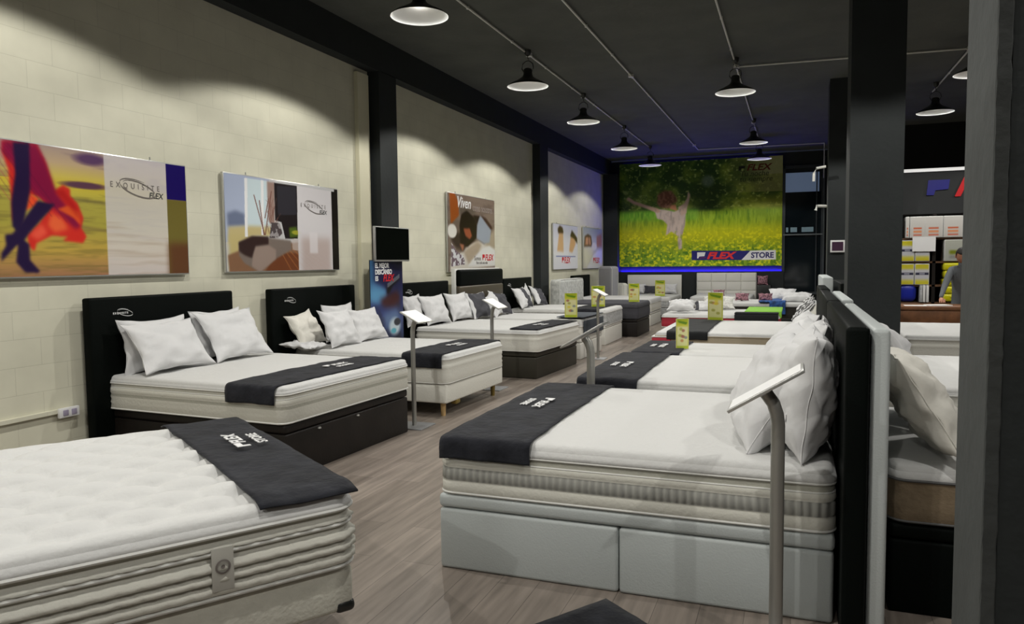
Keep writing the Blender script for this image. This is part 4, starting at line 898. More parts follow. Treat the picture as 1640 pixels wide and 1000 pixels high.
pillow('dark grey pillow with a pale label leaning before the tall banded headboard', 0.64, 0.44, 0.15, (-4.70, 12.12, 0.66), FY, D2(30), FX, mt=M_pillow, band=(-0.7, 0.8, M_dgrey), seed=14, roll=D2(-8))
pillow('white pillow leaning between two grey labelled pillows', 0.40, 0.42, 0.12, (-4.66, 11.72, 0.66), FY, D2(30), FX, seed=15, roll=D2(14))
# bed 5
L5, W5 = 1.88, 1.46; c = bedpos(-3.26, 14.2, L5, 0)
base('white box base of the grey mattress by the aisle, left row', L5 - 0.02, W5 - 0.02, 0.36, c[0], c[1], 0, M_leatherg, split=False, lid=0.05)
mattress('mattress', 'grey edged mattress in the left row with the black foot runner', L5, W5, 0.362, 0.665, c[0], c[1], 0, two_tone(M_white, M_greym, M_pipe, .12, 9))
headboard('black headboard beside the dark pillar, fourth of the black ones', 1.62, 1.245, hbx, 14.0, 0, M_black)
runner('black runner over the corner of the grey mattress in the left row', L5, W5, 0.66, c[0], c[1], 0, L5 / 2 - 0.38, 0.5, hang=(0.2, 0.1), seed=5, lettering=False)
pillow('white pillow with dark band on the grey edged mattress, left one', 0.66, 0.46, 0.15, (-4.86, 13.72, 0.67), FY, D2(30), FX, band=(-0.15, 0.85, M_dgrey), seed=16)
pillow('dark pillow with pale label on the grey edged mattress, right one', 0.6, 0.44, 0.15, (-4.84, 14.62, 0.67), FY, D2(32), FX, band=(-0.6, 0.8, M_dgrey), seed=17, roll=D2(-10))
pillow('small white pillow poking up behind on the grey edged mattress', 0.42, 0.42, 0.12, (-4.98, 14.16, 0.68), FY, D2(10), FX, seed=18, roll=D2(30))
# bed 6
L6, W6 = 1.60, 1.40; c = bedpos(-3.0, 15.86, L6, 0)
base('dark brown base by the aisle, last of the left row', L6 - 0.02, W6 - 0.02, 0.37, c[0], c[1], 0, M_wenge, split=False)
mattress('mattress', 'dark slate mattress on the dark brown base, left row', L6, W6, 0.372, 0.69, c[0], c[1], 0, two_tone(M_dgrey, M_dgrey, M_dgrey, .2, 10))
def standing(label, x, y, rz, w, h, th, m):
    t = thing('standing_mattress', label, 'mattress', (x, y, 0.0), rz)
    bm = bmesh.new(); bx(bm, (0, 0, h / 2), (th, w, h), min(0.075, th * .45), 5); bm_obj('cover', bm, m, t, True)
    for s in (-1, 1):
        P = []
        for k in range(28):
            a = 2 * math.pi * k / 28; r_ = 0.09; ex, ez = math.cos(a), math.sin(a)
            P.append((s * th * 0.42, math.copysign(w / 2 - 0.1, ex) + 0.09 * ex, h / 2 + math.copysign(h / 2 - 0.1, ez) + 0.09 * ez))
        tube_obj('piping', P, 0.007, M_pipe, t, 6, closed=True)
standing('pale quilted mattress standing upright against the second dark pillar', -4.86, 16.45, 0, 1.95, 1.17, 0.24, mat('marbled_white_quilt', (0.50, 0.51, 0.49), 0.8, bump=0.5, scale=18, var=0.25, vscale=14))
headboard('black headboard farthest along the left wall, behind the upright quilted mattress', 1.6, 1.21, -5.18, 18.7, 0, M_black)
c = bedpos(-3.2, 18.5, 1.88, 0)
base('white base of the white bed before the farthest black headboard', 1.86, 1.5, 0.34, c[0], c[1], 0, M_leatherg, split=False)
mattress('mattress', 'white mattress before the farthest black headboard', 1.88, 1.52, 0.342, 0.66, c[0], c[1], 0, two_tone(M_white, M_cream2, seed=11))
standing('tall grey mattress standing upright in the far left corner', -4.78, 20.1, D2(62), 0.5, 1.42, 0.30, mat('silver_quilt', (0.30, 0.30, 0.32), 0.8, bump=0.4, scale=20))
standing('small white mattress standing beside the tall grey one in the far corner', -4.50, 20.5, D2(70), 0.3, 0.95, 0.22, M_cream2)

# ------------------------------------------------------------------ beds at the back wall (head at the back, foot towards the camera)
rb = -math.pi / 2
headboard('smooth white headboard at the back wall under the blue light', 1.56, 1.15, -3.82, 21.78, rb, M_leatherg, logo=False, z0=0.1)
mattress('mattress', 'white bed mattress at the back wall before the smooth headboard', 1.9, 1.5, 0.34, 0.60, -3.80, 20.72, rb, two_tone(M_white, M_greym, M_pipe, .3, 12))
box_spring('grey divan with dark legs under the smooth white headboard bed', 1.88, 1.48, 0.12, 0.338, -3.80, 20.72, rb, M_greym, legs=M_blackm)
pillow('small dark cushion between white pillows at the back wall', 0.42, 0.24, 0.12, (-3.85, 21.42, 0.62), (1, 0, 0), D2(15), (0, -1, 0), mt=M_dgrey, seed=20)
pillow('white pillow right of the small dark cushion at the back wall', 0.5, 0.30, 0.14, (-3.38, 21.5, 0.62), (1, 0, 0), D2(20), (0, -1, 0), seed=21)
pillow('white pillow left of the small dark cushion at the back wall', 0.5, 0.30, 0.14, (-4.28, 21.5, 0.62), (1, 0, 0), D2(20), (0, -1, 0), seed=22)
headboard('white headboard of padded squares at the back wall', 1.62, 1.20, -1.81, 21.78, rb, M_leatherg, logo=False, z0=0.1, grid=(4, 3, 0.46))
mattress('mattress', 'white mattress before the headboard of padded squares', 1.9, 1.5, 0.34, 0.62, -1.80, 20.7, rb, two_tone(M_white, M_white, M_greyp, .5, 13))
base('white base under the bed with the padded squares headboard', 1.88, 1.5, 0.338, -1.80, 20.7, rb, M_leatherg, split=False)
M_rose = mat('rose_print', (0.30, 0.15, 0.18), 0.8, var=0.9, vscale=30)
for k, (x, y, z, s) in enumerate(((-1.55, 19.9, 0.66, 0.3), (-0.75, 17.6, 0.70, 0.34), (-0.35, 17.1, 0.70, 0.3))): pass
pillow('little rose patterned cushion on the bed with the padded squares headboard', 0.30, 0.18, 0.1, (-1.85, 20.0, 0.64), (1, 0, 0), D2(35), (0, -1, 0), mt=M_rose, seed=23)
pillow('little rose patterned cushion stuck at the right edge of the padded squares headboard', 0.28, 0.26, 0.1, (-0.84, 21.68, 0.865), (1, 0.0, 0), D2(5), (0, -1, 0), mt=M_rose, seed=24)
bx_ = box('side_table', (0, 0, 0.43), (0.36, 0.3, 0.86), M_blackm, None, 0.01); bx_.location = (-0.80, 21.70, 0); tag(bx_, 'black bedside block right of the padded squares headboard', 'bedside table')

# ------------------------------------------------------------------ right hand rows (head at the right, foot towards the aisle)
rp = math.pi
def rbed(x0, x1, y0, y1): return x1 - x0, y1 - y0, (x0 + x1) / 2, (y0 + y1) / 2
# R1
l, w, cx, cy = rbed(-1.68, 0.17, 3.36, 5.12)
base('big white leatherette storage base nearest on the right', l, w, 0.385, cx, cy, rp, M_leatherw)
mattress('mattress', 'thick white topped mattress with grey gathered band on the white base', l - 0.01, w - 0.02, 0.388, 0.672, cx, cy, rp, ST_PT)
runner('charcoal runner over the foot of the thick mattress on the white base', l, w, 0.668, cx, cy, rp, l / 2 - 0.255, 0.48, hang=(0.115, 0.1), seed=6, ty=-0.08)
headboard('tall black headboard seen edge on, nearest in the right row', 1.95, 1.285, 0.232, 4.17, rp, M_black, th=0.088, logo=False)
headboard('white headboard back to back with the nearest edge on black one', 1.85, 1.275, 0.318, 4.16, 0, M_leatherw, th=0.068, logo=False)
BX = (-1, 0, 0)
pillow('large creased white pillow leaning over the sign stand post on the thick mattress', 0.74, 0.56, 0.27, (-0.235, 3.86, 0.685), (0.12, -1, 0), D2(31), BX, seed=31, n=44, pinch=.07, fat=0.45)
pillow('large white pillow at the headboard behind the sign stand, with a small care label', 0.72, 0.54, 0.24, (0.035, 3.74, 0.685), (0, -1, 0), D2(6), BX, seed=32, n=44, pinch=.07, fat=0.45, label_tag=(0.26, -0.10, 0.085))
pillow('white pillow further back on the thick mattress, front layer', 0.74, 0.56, 0.25, (-0.22, 4.64, 0.685), (0.1, -1, 0), D2(31), BX, seed=33, n=32, pinch=.06)
pillow('white pillow further back on the thick mattress, against the headboard', 0.74, 0.54, 0.20, (0.05, 4.56, 0.685), (0, -1, 0), D2(12), BX, seed=34, n=32, pinch=.06)
# R2
l, w, cx, cy = rbed(-1.55, 0.17, 5.42, 7.05)
base('white base hidden behind the nearest right bed', l, w, 0.385, cx, cy, rp, M_leatherw, split=False)
mattress('mattress', 'white channel quilted mattress, second of the right row', l, w, 0.388, 0.672, cx, cy, rp, ST_CH)
runner('charcoal runner on the foot of the channel quilted mattress', l, w, 0.668, cx, cy, rp, l / 2 - 0.25, 0.46, hang=(0.14, 0.1), seed=7, ty=0.1)
headboard('tall black headboard seen edge on, second in the right row', 1.75, 1.285, 0.235, 6.15, rp, M_black, th=0.088, logo=False)
headboard('white headboard seen edge on, second in the right row', 1.45, 1.275, 0.335, 6.3, 0, M_leatherw, th=0.075, logo=False)
pillow('white pillow leaning on the channel quilted mattress, near one', 0.72, 0.5, 0.19, (-0.12, 5.9, 0.685), (0.1, -1, 0), D2(31), BX, seed=35, pinch=.06)
pillow('white pillow leaning on the channel quilted mattress, far one', 0.72, 0.5, 0.19, (-0.10, 6.62, 0.685), (0.1, -1, 0), D2(30), BX, seed=36, pinch=.06)
# R2b
l, w, cx, cy = rbed(-1.50, 0.17, 7.18, 8.22)
base('white base under the third mattress of the right row', l, w, 0.375, cx, cy, rp, M_leatherw, split=False)
mattress('mattress', 'plain white mattress, third of the right row, before the beige sided one', l, w, 0.378, 0.665, cx, cy, rp, dict(ST_CH, seed=14))
runner('charcoal runner on the foot of the third mattress in the right row', l, w, 0.662, cx, cy, rp, l / 2 - 0.25, 0.46, hang=(0.1, 0.1), seed=8, ty=0.05)
headboard('tall black headboard seen edge on, third in the right row', 1.1, 1.285, 0.25, 7.78, rp, M_black, th=0.088, logo=False)
# R3
l, w, cx, cy = rbed(-1.12, 0.24, 9.85, 12.0)
box_spring('low dark base under the beige sided mattress', l + 0.5, w - 0.1, 0.08, 0.36, cx - 0.22, cy, rp, M_blackm, legs=M_blackm)
l, w, cx, cy = rbed(-1.72, 0.24, 9.85, 12.0)
t = mattress('mattress', 'white topped mattress with beige sides and a red foot end', l, w, 0.362, 0.62, cx, cy, rp, two_tone(M_white, M_beige, M_beige, .08, 15))
bm = bmesh.new(); bx(bm, (l / 2 - 0.085, 0, 0.115), (0.25, w + 0.05, 0.145), 0.02, 3); bm_obj('foot_band', bm, M_redt, t, True)
for z_ in (0.035, 0.195):
    bm = bmesh.new(); bx(bm, (l / 2 - 0.085, 0, z_), (0.254, w + 0.054, 0.016), 0.005, 2); bm_obj('foot_piping', bm, M_pipe, t, True)
M_blkc = mat('black_cloth', (0.007, 0.008, 0.009), 0.85, bump=0.5, scale=20)
runner('black cloth hanging over the foot of the beige and red mattress', l, w, 0.62, cx, cy, rp, l / 2 - 0.42, 0.52, m=M_blkc, hang=(0.28, 0.1), seed=9, lettering=False)
headboard('white headboard seen edge on in the distance, right row', 2.0, 1.31, 0.40, 11.7, rp, M_leatherw, th=0.13, logo=False)
headboard('black headboard seen edge on behind the distant white one', 1.9, 1.25, 0.60, 11.0, 0, M_black, th=0.16, logo=False)
M_stripe = mat('dark_stripe', (0.07, 0.07, 0.07), 0.8)
M_lin = mat('linen_cotton', (0.50, 0.49, 0.44), 0.85, bump=0.3, scale=20)
pillow('grey and white striped pillow at the head of the beige sided mattress, front', 0.7, 0.46, 0.16, (-0.02, 10.45, 0.63), (0, -1, 0), D2(35), BX, mt=M_pillow, band=(-1, 1, M_stripe, 1), n=36, seed=37)
pillow('linen coloured pillow beside the striped ones on the beige sided mattress', 0.7, 0.46, 0.16, (0.14, 10.0, 0.63), (0, -1, 0), D2(28), BX, mt=M_lin, seed=38)
pillow('grey and white striped pillow at the head of the beige sided mattress, back', 0.7, 0.46, 0.16, (0.02, 11.4, 0.63), (0, -1, 0), D2(30), BX, mt=M_pillow, band=(-1, 1, M_stripe, 1), n=36, seed=39)
# R4 red
l, w, cx, cy = rbed(-2.24, -0.25, 13.5, 15.1)
box_spring('low dark slatted base with legs under the red sided mattress', l - 0.1, w - 0.1, 0.22, 0.36, cx, cy, rp, M_blackm, legs=M_steel)
mattress('mattress', 'white topped mattress with red sides, far right row', l, w, 0.362, 0.60, cx, cy, rp, two_tone(M_white, M_redt, M_pipe, .12, 16))
pillow('plump white pillow lying on the foot corner of the red mattress', 0.50, 0.32, 0.18, (-1.93, 13.66, 0.66), (1, 0, 0), D2(60), (0, -1, 0), seed=40)
pillow('white pillow with a dark edge lying on the red mattress', 0.46, 0.34, 0.13, (-1.52, 14.25, 0.63), (1, 0.2, 0), D2(65), (0, -1, 0), band=(-1, -0.7, M_dgrey), seed=41)
pillow('white patterned pillow heaped behind the plump one on the red mattress', 0.6, 0.38, 0.14, (-1.35, 14.6, 0.64), (1, 0.1, 0), D2(55), (0, -1, 0), seed=42, mt=mat('dotted_cotton', (0.62, 0.61, 0.58), 0.85, var=0.25, vscale=25, bump=0.3, scale=20))
M_lime = mat('lime_cloth', (0.22, 0.50, 0.05), 0.8, bump=0.3)
t = thing('throw', 'lime green and black folded throw on the red mattress', 'throw', (-0.52, 14.3, 0.615), 0)
bm = bmesh.new(); bx(bm, (0, 0.1, 0.022), (0.62, 1.3, 0.035), 0.015, 3); bx(bm, (0, -0.56, -0.02), (0.62, 0.05, 0.12), 0.015, 3); bm_obj('lime_side', bm, M_lime, t, True)
t = thing('throw', 'black throw hanging at the near side below the lime one', 'throw', (-0.62, 13.47, 0.60), 0)
bm = bmesh.new(); bx(bm, (0, -0.012, -0.07), (0.72, 0.03, 0.17), 0.012, 3); bx(bm, (0, 0.12, 0.028), (0.72, 0.26, 0.03), 0.012, 3); bm_obj('cloth', bm, M_blkc, t, True)
# R5
l, w, cx, cy = rbed(-1.75, 0.42, 15.5, 17.0)
box_spring('low dark base of the dark sided mattress in the far right row', l, w, 0.15, 0.38, cx, cy, rp, M_blackm, legs=M_blackm)
mattress('mattress', 'white topped mattress with dark brown sides in the far right row', l, w, 0.382, 0.70, cx, cy, rp, two_tone(M_white, mat('umber_ticking', (0.035, 0.032, 0.026), 0.8), M_greyp, .15, 17))
t = thing('throw', 'blue patterned throw over the near side of the dark sided mattress', 'throw', (-0.32, 15.47, 0.70), 0)
M_blue = mat('blue_cloth', (0.03, 0.09, 0.28), 0.8, var=0.8, vscale=18)
bm = bmesh.new(); bx(bm, (0, -0.012, -0.10), (0.30, 0.03, 0.24), 0.012, 3); bx(bm, (-0.1, 0.5, 0.028), (0.5, 1.0, 0.03), 0.012, 3); bm_obj('cloth', bm, M_blue, t, True)
pillow('white pillow lying at the head of the dark sided mattress', 0.62, 0.42, 0.15, (0.05, 15.85, 0.73), (1, 0.1, 0), D2(72), (0, -1, 0), seed=43)
pillow('white pillow leaning behind on the dark sided mattress', 0.55, 0.4, 0.15, (-0.25, 16.45, 0.73), (1, 0, 0), D2(60), (0, -1, 0), seed=44)
pillow('rose patterned cushion on the dark sided mattress, left one', 0.28, 0.18, 0.1, (-1.02, 16.0, 0.73), (1, 0, 0), D2(40), (0, -1, 0), mt=M_rose, seed=45)
pillow('rose patterned cushion leaning at the pillows of the dark sided mattress', 0.28, 0.18, 0.1, (-0.55, 15.8, 0.73), (1, 0.1, 0), D2(35), (0, -1, 0), mt=M_rose, seed=46)

# ------------------------------------------------------------------ right bay beyond the headboards (heads at the left)
l, w, cx, cy = rbed(0.40, 2.3, 3.58, 5.0)
base('black base under the brown sided mattress right of the white headboard', l, w, 0.40, cx, cy, 0, M_black, split=False)
mattress('mattress', 'white topped mattress with taupe brown sides right of the white headboard', l, w, 0.405, 0.66, cx, cy, 0, two_tone(M_white, M_brick, M_greyp, .16, 18))
pillow('big creased pillow leaning towards the white headboard right of it', 0.70, 0.52, 0.20, (0.68, 3.86, 0.69), (0, 1, 0), D2(32), (1, 0, 0), mt=mat('ecru_cotton', (0.66, 0.64, 0.58), 0.85), seed=47, n=40, pinch=.06)
pillow('white pillow with a dark strap behind the big creased one', 0.70, 0.54, 0.18, (0.62, 4.6, 0.69), (0, 1, 0), D2(20), (1, 0, 0), band=(0.55, 0.7, M_dgrey), seed=48, pinch=.06)
l, w, cx, cy = rbed(0.45, 2.4, 5.6, 7.5)
base('white base of the middle bed in the right bay', l, w, 0.40, cx, cy, 0, M_leatherw, split=False)
mattress('mattress', 'white patterned mattress in the middle of the right bay', l, w, 0.402, 0.69, cx, cy, 0, dict(ST_L2, seed=19))
l, w, cx, cy = rbed(1.15, 3.0, 9.4, 11.3)
base('white base of the farthest bed in the right bay', l, w, 0.40, cx, cy, 0, M_leatherw, split=False)
mattress('mattress', 'white mattress farthest in the right bay before the desk', l, w, 0.402, 0.69, cx, cy, 0, dict(ST_L2, seed=20))


# ------------------------------------------------------------------ foreground bed, set at an angle
e2 = Vector((-0.834, 0.552, 0)).normalized()          # along the foot edge
e1 = Vector((e2.y, -e2.x, 0)); e1 = e1 if e1.y < 0 else -e1   # from foot to head
LF, WF = 1.92, 1.68
P0 = Vector((-1.60, 2.47, 0))
cF = P0 + e2 * WF / 2 + e1 * LF / 2; rF = math.atan2(-e1.y, -e1.x)
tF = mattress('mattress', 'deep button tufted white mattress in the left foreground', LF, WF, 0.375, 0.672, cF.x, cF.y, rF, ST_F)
lb = box('side_label', (LF / 2 - 0.51, -WF / 2 - 0.024, 0.115), (0.075, 0.006, 0.155), mat('label_satin', (0.42, 0.41, 0.37), 0.4), tF, 0.002)
lathe_obj('label_ring', [(0.020, 0), (0.026, 0.0015), (0.020, 0.003)], M_ink, lb, 24).matrix_local = Matrix.Translation((LF / 2 - 0.51, -WF / 2 - 0.0285, 0.125)) @ Matrix.Rotation(math.pi / 2, 4, 'X')
lathe_obj('label_dot', [(0.0, 0), (0.007, 0.0015)], M_ink, lb, 16).matrix_local = Matrix.Translation((LF / 2 - 0.51, -WF / 2 - 0.0285, 0.125)) @ Matrix.Rotation(math.pi / 2, 4, 'X')
t = box_spring('cream box spring with dark corner guards under the foreground mattress', LF - 0.02, WF - 0.02, 0.19, 0.372, cF.x, cF.y, rF, mat('patterned_ticking', (0.56, 0.55, 0.48), 0.85, bump=0.3, var=0.06, vscale=14), legs=M_blackm, foot=M_blackm, legin=0.25)
runner('charcoal runner lying across the foot of the tufted foreground mattress', LF, WF, 0.672, cF.x, cF.y, rF, LF / 2 - 0.185, 0.38, flatlay=True, over=0.02, seed=11, ty=0.02, crown=0.02, ls=1.1)

# ------------------------------------------------------------------ stands, cards, mat, screen, banner
sign_stand('steel sign stand nearest on the right, before the white storage base', -0.055, 3.04, 0, 1.055, D2(32), pw=0.32, plate=0.32)
sign_stand('steel sign stand between the two nearest right beds', -1.385, 5.27, D2(0), 1.02, D2(30), r=0.03, pw=0.36, plate=0.2)
sign_stand('slim steel sign stand at the foot of the first wall bed', -3.38, 6.27, D2(180), 1.05, D2(28), pw=0.22, pl=0.30, r=0.022)
sign_stand('slim steel sign stand at the foot of the box spring bed', -3.47, 8.47, D2(180), 1.05, D2(28), pw=0.24, pl=0.32, r=0.022)
sign_stand('thin distant sign stand at the foot of the fourth wall bed', -2.93, 11.6, D2(180), 1.06, D2(28), pw=0.22, pl=0.30, r=0.022, plate=0.26)
price_card('yellow price card on the third wall bed runner, leftmost of the cards', -3.30, 11.35, 0.68, D2(15), 0.20, 0.38, 3)
price_card('yellow price card by the black runner of the grey mattress', -3.55, 14.1, 0.685, D2(10), 0.26, 0.40, 5)
price_card('yellow price card on the dark slate mattress', -3.12, 15.4, 0.71, D2(10), 0.22, 0.38, 7)
price_card('yellow price card at the back wall bed before the dark cushion', -3.35, 19.95, 0.62, D2(10), 0.26, 0.42, 9)
price_card('yellow price card at the foot of the third mattress in the right row', -1.05, 7.50, 0.68, D2(25), 0.13, 0.30, 11)
price_card('yellow price card on the far edge of the beige sided mattress', -1.10, 11.80, 0.64, D2(-25), 0.26, 0.42, 13)
# floor mat
ang = math.radians(-128)
t = thing('floor_mat', 'charcoal mat on the floor at the lower edge before the white base', 'mat', (-0.79, 3.26, 0), 0)
d1 = Vector((-0.56, -0.83, 0)).normalized(); d2 = Vector((0.78, -0.62, 0)).normalized()
V = []; F = []; n = 14
for s in (0.012, 0.001):
    for j in range(n + 1):
        for i in range(n + 1): p = d1 * (0.8 * i / n) + d2 * (0.6 * j / n); V.append((p.x, p.y, s + (0.004 * (noise.noise((i * .5, j * .5, 1)) + .5) if s > .005 else 0)))
for s in (0, 1):
    for j in range(n):
        for i in range(n): o = s * (n + 1) ** 2 + j * (n + 1) + i; q = (o, o + 1, o + n + 2, o + n + 1); F.append(q if s else q[::-1])
bd = [(i, 0) for i in range(n)] + [(n, j) for j in range(n)] + [(i, n) for i in range(n, 0, -1)] + [(0, j) for j in range(n, 0, -1)]
bd = [j * (n + 1) + i for i, j in bd]
for k in range(len(bd)): a_, b_ = bd[k], bd[(k + 1) % len(bd)]; F.append((a_, b_, b_ + (n + 1) ** 2, a_ + (n + 1) ** 2))
pyd('pile', V, F, M_runner, t, True)
# screen on the first pillar
t = thing('wall_screen', 'black flat screen with silver rim on the first dark pillar', 'television', (-4.86, 8.50, 1.80), D2(-3))
box('frame', (0, 0, 0), (0.035, 0.80, 0.44), M_alu, t, 0.006); box('screen', (0.019, 0, 0.004), (0.006, 0.765, 0.405), mat('screen_glass', (0.003, 0.004, 0.003), 0.12, spec=0.6), t)
tube_obj('bracket', [(-0.02, 0.2, 0), (-0.26, 0.28, 0)], 0.02, M_blackm, t)
# roll up banner
t = thing('banner', 'upright blue and black advertising banner before the first pillar', 'banner', (-4.90, 8.42, 0))
box('foot_box', (0, 0, 0.05), (0.20, 0.84, 0.10), M_alu, t, 0.01)
box('sheet', (0, 0, 0.85), (0.008, 0.82, 1.5), M_dkink, t)
panel('print', art_banner(), 0.81, 1.38, (0.006, -0.405, 1.59), RY, UZ, t)
for body, yy, zz, ss, m_ in (('EL MEJOR', -0.29, 1.50, 0.085, M_paper), ('DESCANSO', -0.29, 1.42, 0.085, M_paper), ('ES', -0.29, 1.34, 0.08, M_paper)):
    text('banner_words', body, ss, m_, t, (0.008, yy, zz), RY, UZ, off=0.003, stretch=0.95)
text('banner_words', 'FLEX', 0.12, M_red, t, (0.008, -0.10, 1.33), RY, UZ, shear=0.25, off=0.004)
# small framed notice on the far column
t = thing('wall_notice', 'small purple notice in a white frame on the far column', 'notice', (0.645, 13.53, 1.76))
box('frame', (0, 0, 0), (0.22, 0.03, 0.20), M_plastic, t, 0.004); box('notice_sheet', (0, -0.017, 0), (0.17, 0.004, 0.145), mat('purple_sheet', (0.05, 0.02, 0.045), 0.4), t)

# ------------------------------------------------------------------ desk corner
t = thing('desk', 'brown wooden service desk seen between the columns', 'desk', (2.3, 12.35, 0))
box('worktop', (0, 0, 0.84), (2.1, 0.75, 0.05), M_desk, t, 0.006)
box('front_panel', (0, -0.33, 0.715), (2.04, 0.03, 0.20), M_desk, t, 0.004)
for s in (-1, 1): box('side_panel', (s * 1.0, 0, 0.41), (0.04, 0.68, 0.81), M_desk, t, 0.004)
tag(box('paper_sheet', (1.62, 12.15, 0.868), (0.28, 0.2, 0.003), M_paper), 'white sheet at the left end of the desk', 'paper')
tag(box('paper_sheet', (1.92, 12.2, 0.872), (0.3, 0.22, 0.012), M_paper, rot=Matrix.Rotation(0.3, 3, 'Z')), 'stack of papers in the middle of the desk', 'paper')
struct('trim_11', (3.4, 14.55, 2.65), (3.7, 0.42, 0.72), mat('bulkhead_grey', (0.022, 0.024, 0.025), 0.7))
struct('wall_divider', (4.45, 18.95, 2.25), (6.0, 0.12, 4.5), mat('black_wall', (0.004, 0.004, 0.004), 0.8))
tag(box('ledge_light', (3.35, 14.32, 3.02), (3.6, 0.05, 0.05), emit('ledge_glow', (0.8, 0.8, 0.78), 0.6)), 'thin white ledge light above the store sign', 'light')
t = thing('store_sign', 'blue flag logo and red slanted word on the dark panel over the shelves', 'sign', (2.06, 14.33, 2.72))
flat('flag', [(-.02, -.12), (.09, -.12), (.11, -.04), (.30, -.03), (.32, .13), (0, .13)], (0, 0, 0), RX, UZ, mat('sign_blue', (0.01, 0.01, 0.20), 0.5), t, 0.012)
text('sign_word', 'FLEX', 0.42, mat('sign_red', (0.60, 0.01, 0.015), 0.5), t, (0.38, -0.002, -0.14), RX, UZ, shear=0.35, off=0.015, stretch=1.2, ext=0.01)
t = thing('shelving', 'dark wall shelving with bedding packs behind the desk', 'shelves', (2.4, 14.3, 0))
box('back_panel', (0, 0.22, 1.14), (1.72, 0.02, 2.28), M_wenge, t)
for x in (-0.86, -0.26, 0.36, 0.86): box('upright', (x, 0, 1.14), (0.05, 0.42, 2.28), M_wenge, t)
M_shelf = mat('shelf_edge', (0.12, 0.06, 0.03), 0.5)
for z_ in (1.87, 1.48, 1.09, 0.80): box('shelf_board', (0, 0, z_), (1.70, 0.42, 0.03), M_shelf, t)
def pack_canvas(kind, seed=0):
    c = Canvas(30, 30, (205, 205, 205))
    if kind == 'orange':
        c.rows([(0, (212, 210, 205)), (1, (195, 190, 185))]); c.rect(.2, .52, .78, .6, (205, 110, 80)); c.rect(.2, .66, .78, .78, (220, 150, 110)); c.rect(.2, .85, .78, .93, (200, 120, 100))
    elif kind == 'band':
        c.rows([(0, (200, 190, 40)), (.18, (205, 195, 60)), (.3, (200, 200, 205)), (.7, (195, 195, 200)), (.85, (205, 195, 70)), (1, (195, 185, 40))]); c.rect(0, .42, 1, .54, (50, 50, 70)); c.rect(.3, .44, .7, .52, (150, 150, 165))
    elif kind == 'grey':
        c.rows([(0, (180, 182, 170)), (1, (170, 172, 165))]); c.rect(.2, .5, .85, .68, (120, 130, 30), 1); c.rect(.2, .75, .85, .9, (120, 120, 115), 1, .6)
    else:
        c.rows([(0, (215, 208, 20)), (1, (190, 182, 10))]); c.ell(.55, .5, .35, .22, (60, 60, 50), .6, .85); c.ell(.5, .5, .12, .1, (190, 190, 180), .5)
    return c
M_yel = mat('yellow_wrap', (0.62, 0.58, 0.02), 0.35); M_packw = mat('pack_white', (0.68, 0.68, 0.66), 0.4); M_or = mat('orange_ink', (0.55, 0.16, 0.06), 0.5)
def pack(name, label, cat, x, z, w, h, kind, group, soft=0.01, tilt=0):
    t = thing(name, label, cat, (x, 14.22, z), 0, group)
    wp = box('wrap', (0, 0, h / 2), (w, 0.34, h), M_yel if kind == 'yellow' else M_packw, t, soft, 3)
    panel('print', pack_canvas(kind), w - 2 * soft, h - 2 * soft, (-w / 2 + soft, -0.1715, h - soft), RX, UZ, wp)
for k, (x, w_) in enumerate(((1.735, 0.055), (1.86, 0.19 * 1.0), (2.12, 0.27), (2.40, 0.28))):
    pack('bedding_box', ('thin white box at the left end of the top shelf', 'white and orange box on the top shelf, left of three', 'white and orange box on the top shelf, middle of three', 'white and orange box on the top shelf beside the near column')[k], 'box', x if k != 1 else 1.885, 1.886, w_ if k != 1 else 0.23, 0.35, 'orange', 'boxes on the top shelf')
for r_, zb in enumerate((1.496, 1.106)):
    for k, x in enumerate((1.74, 1.965)):
        pack('bedding_pack', 'white and yellow pack, %s shelf, %s of the pair' % (('second', 'third')[r_], ('left', 'right')[k]), 'pack', x, zb, 0.215, 0.35, 'band', 'white and yellow packs')
tag(box('paper_notice', (1.98, 14.03, 1.78), (0.34, 0.006, 0.24), M_paper), 'white paper hung over the second shelf packs', 'paper')
pack('bedding_pack', 'grey and green pack on the second shelf of the middle bay', 'pack', 2.45, 1.496, 0.42 * 0.8, 0.35, 'grey', None)
for k in range(5):
    pack('pillow_pack', ('lowest', 'second from the bottom', 'middle', 'second from the top', 'topmost')[k] + ' yellow pillow pack of the stack in the middle bay', 'pack', 2.44 + 0.01 * (k % 2), 0.83 + 0.128 * k, 0.33, 0.125, 'yellow', 'yellow pillow packs', 0.035)
for k in range(5):
    pack('pillow_pack', ('lowest', 'second from the bottom', 'middle', 'second from the top', 'topmost')[k] + ' yellow pillow pack of the stack partly hidden by the person', 'pack', 2.98, 0.83 + 0.128 * k, 0.33, 0.125, 'yellow', 'yellow pillow packs', 0.035)
t = box('blue_bag', (1.76, 14.2, 0.97), (0.27, 0.3, 0.30), mat('royal_blue_plastic', (0.01, 0.02, 0.30), 0.35), None, 0.09, 4); tag(t, 'royal blue bag on the lowest shelf at the left', 'bag')
for k, x in enumerate((1.955, 2.0, 2.05)): tag(box('binder', (x, 14.15, 0.96), (0.038, 0.26, 0.28), M_packw if k else M_greym, None, 0.004), ('grey binder beside the blue bag', 'middle white binder on the lowest shelf', 'white binder nearest the yellow packs')[k], 'binder', 'binders on the lowest shelf')

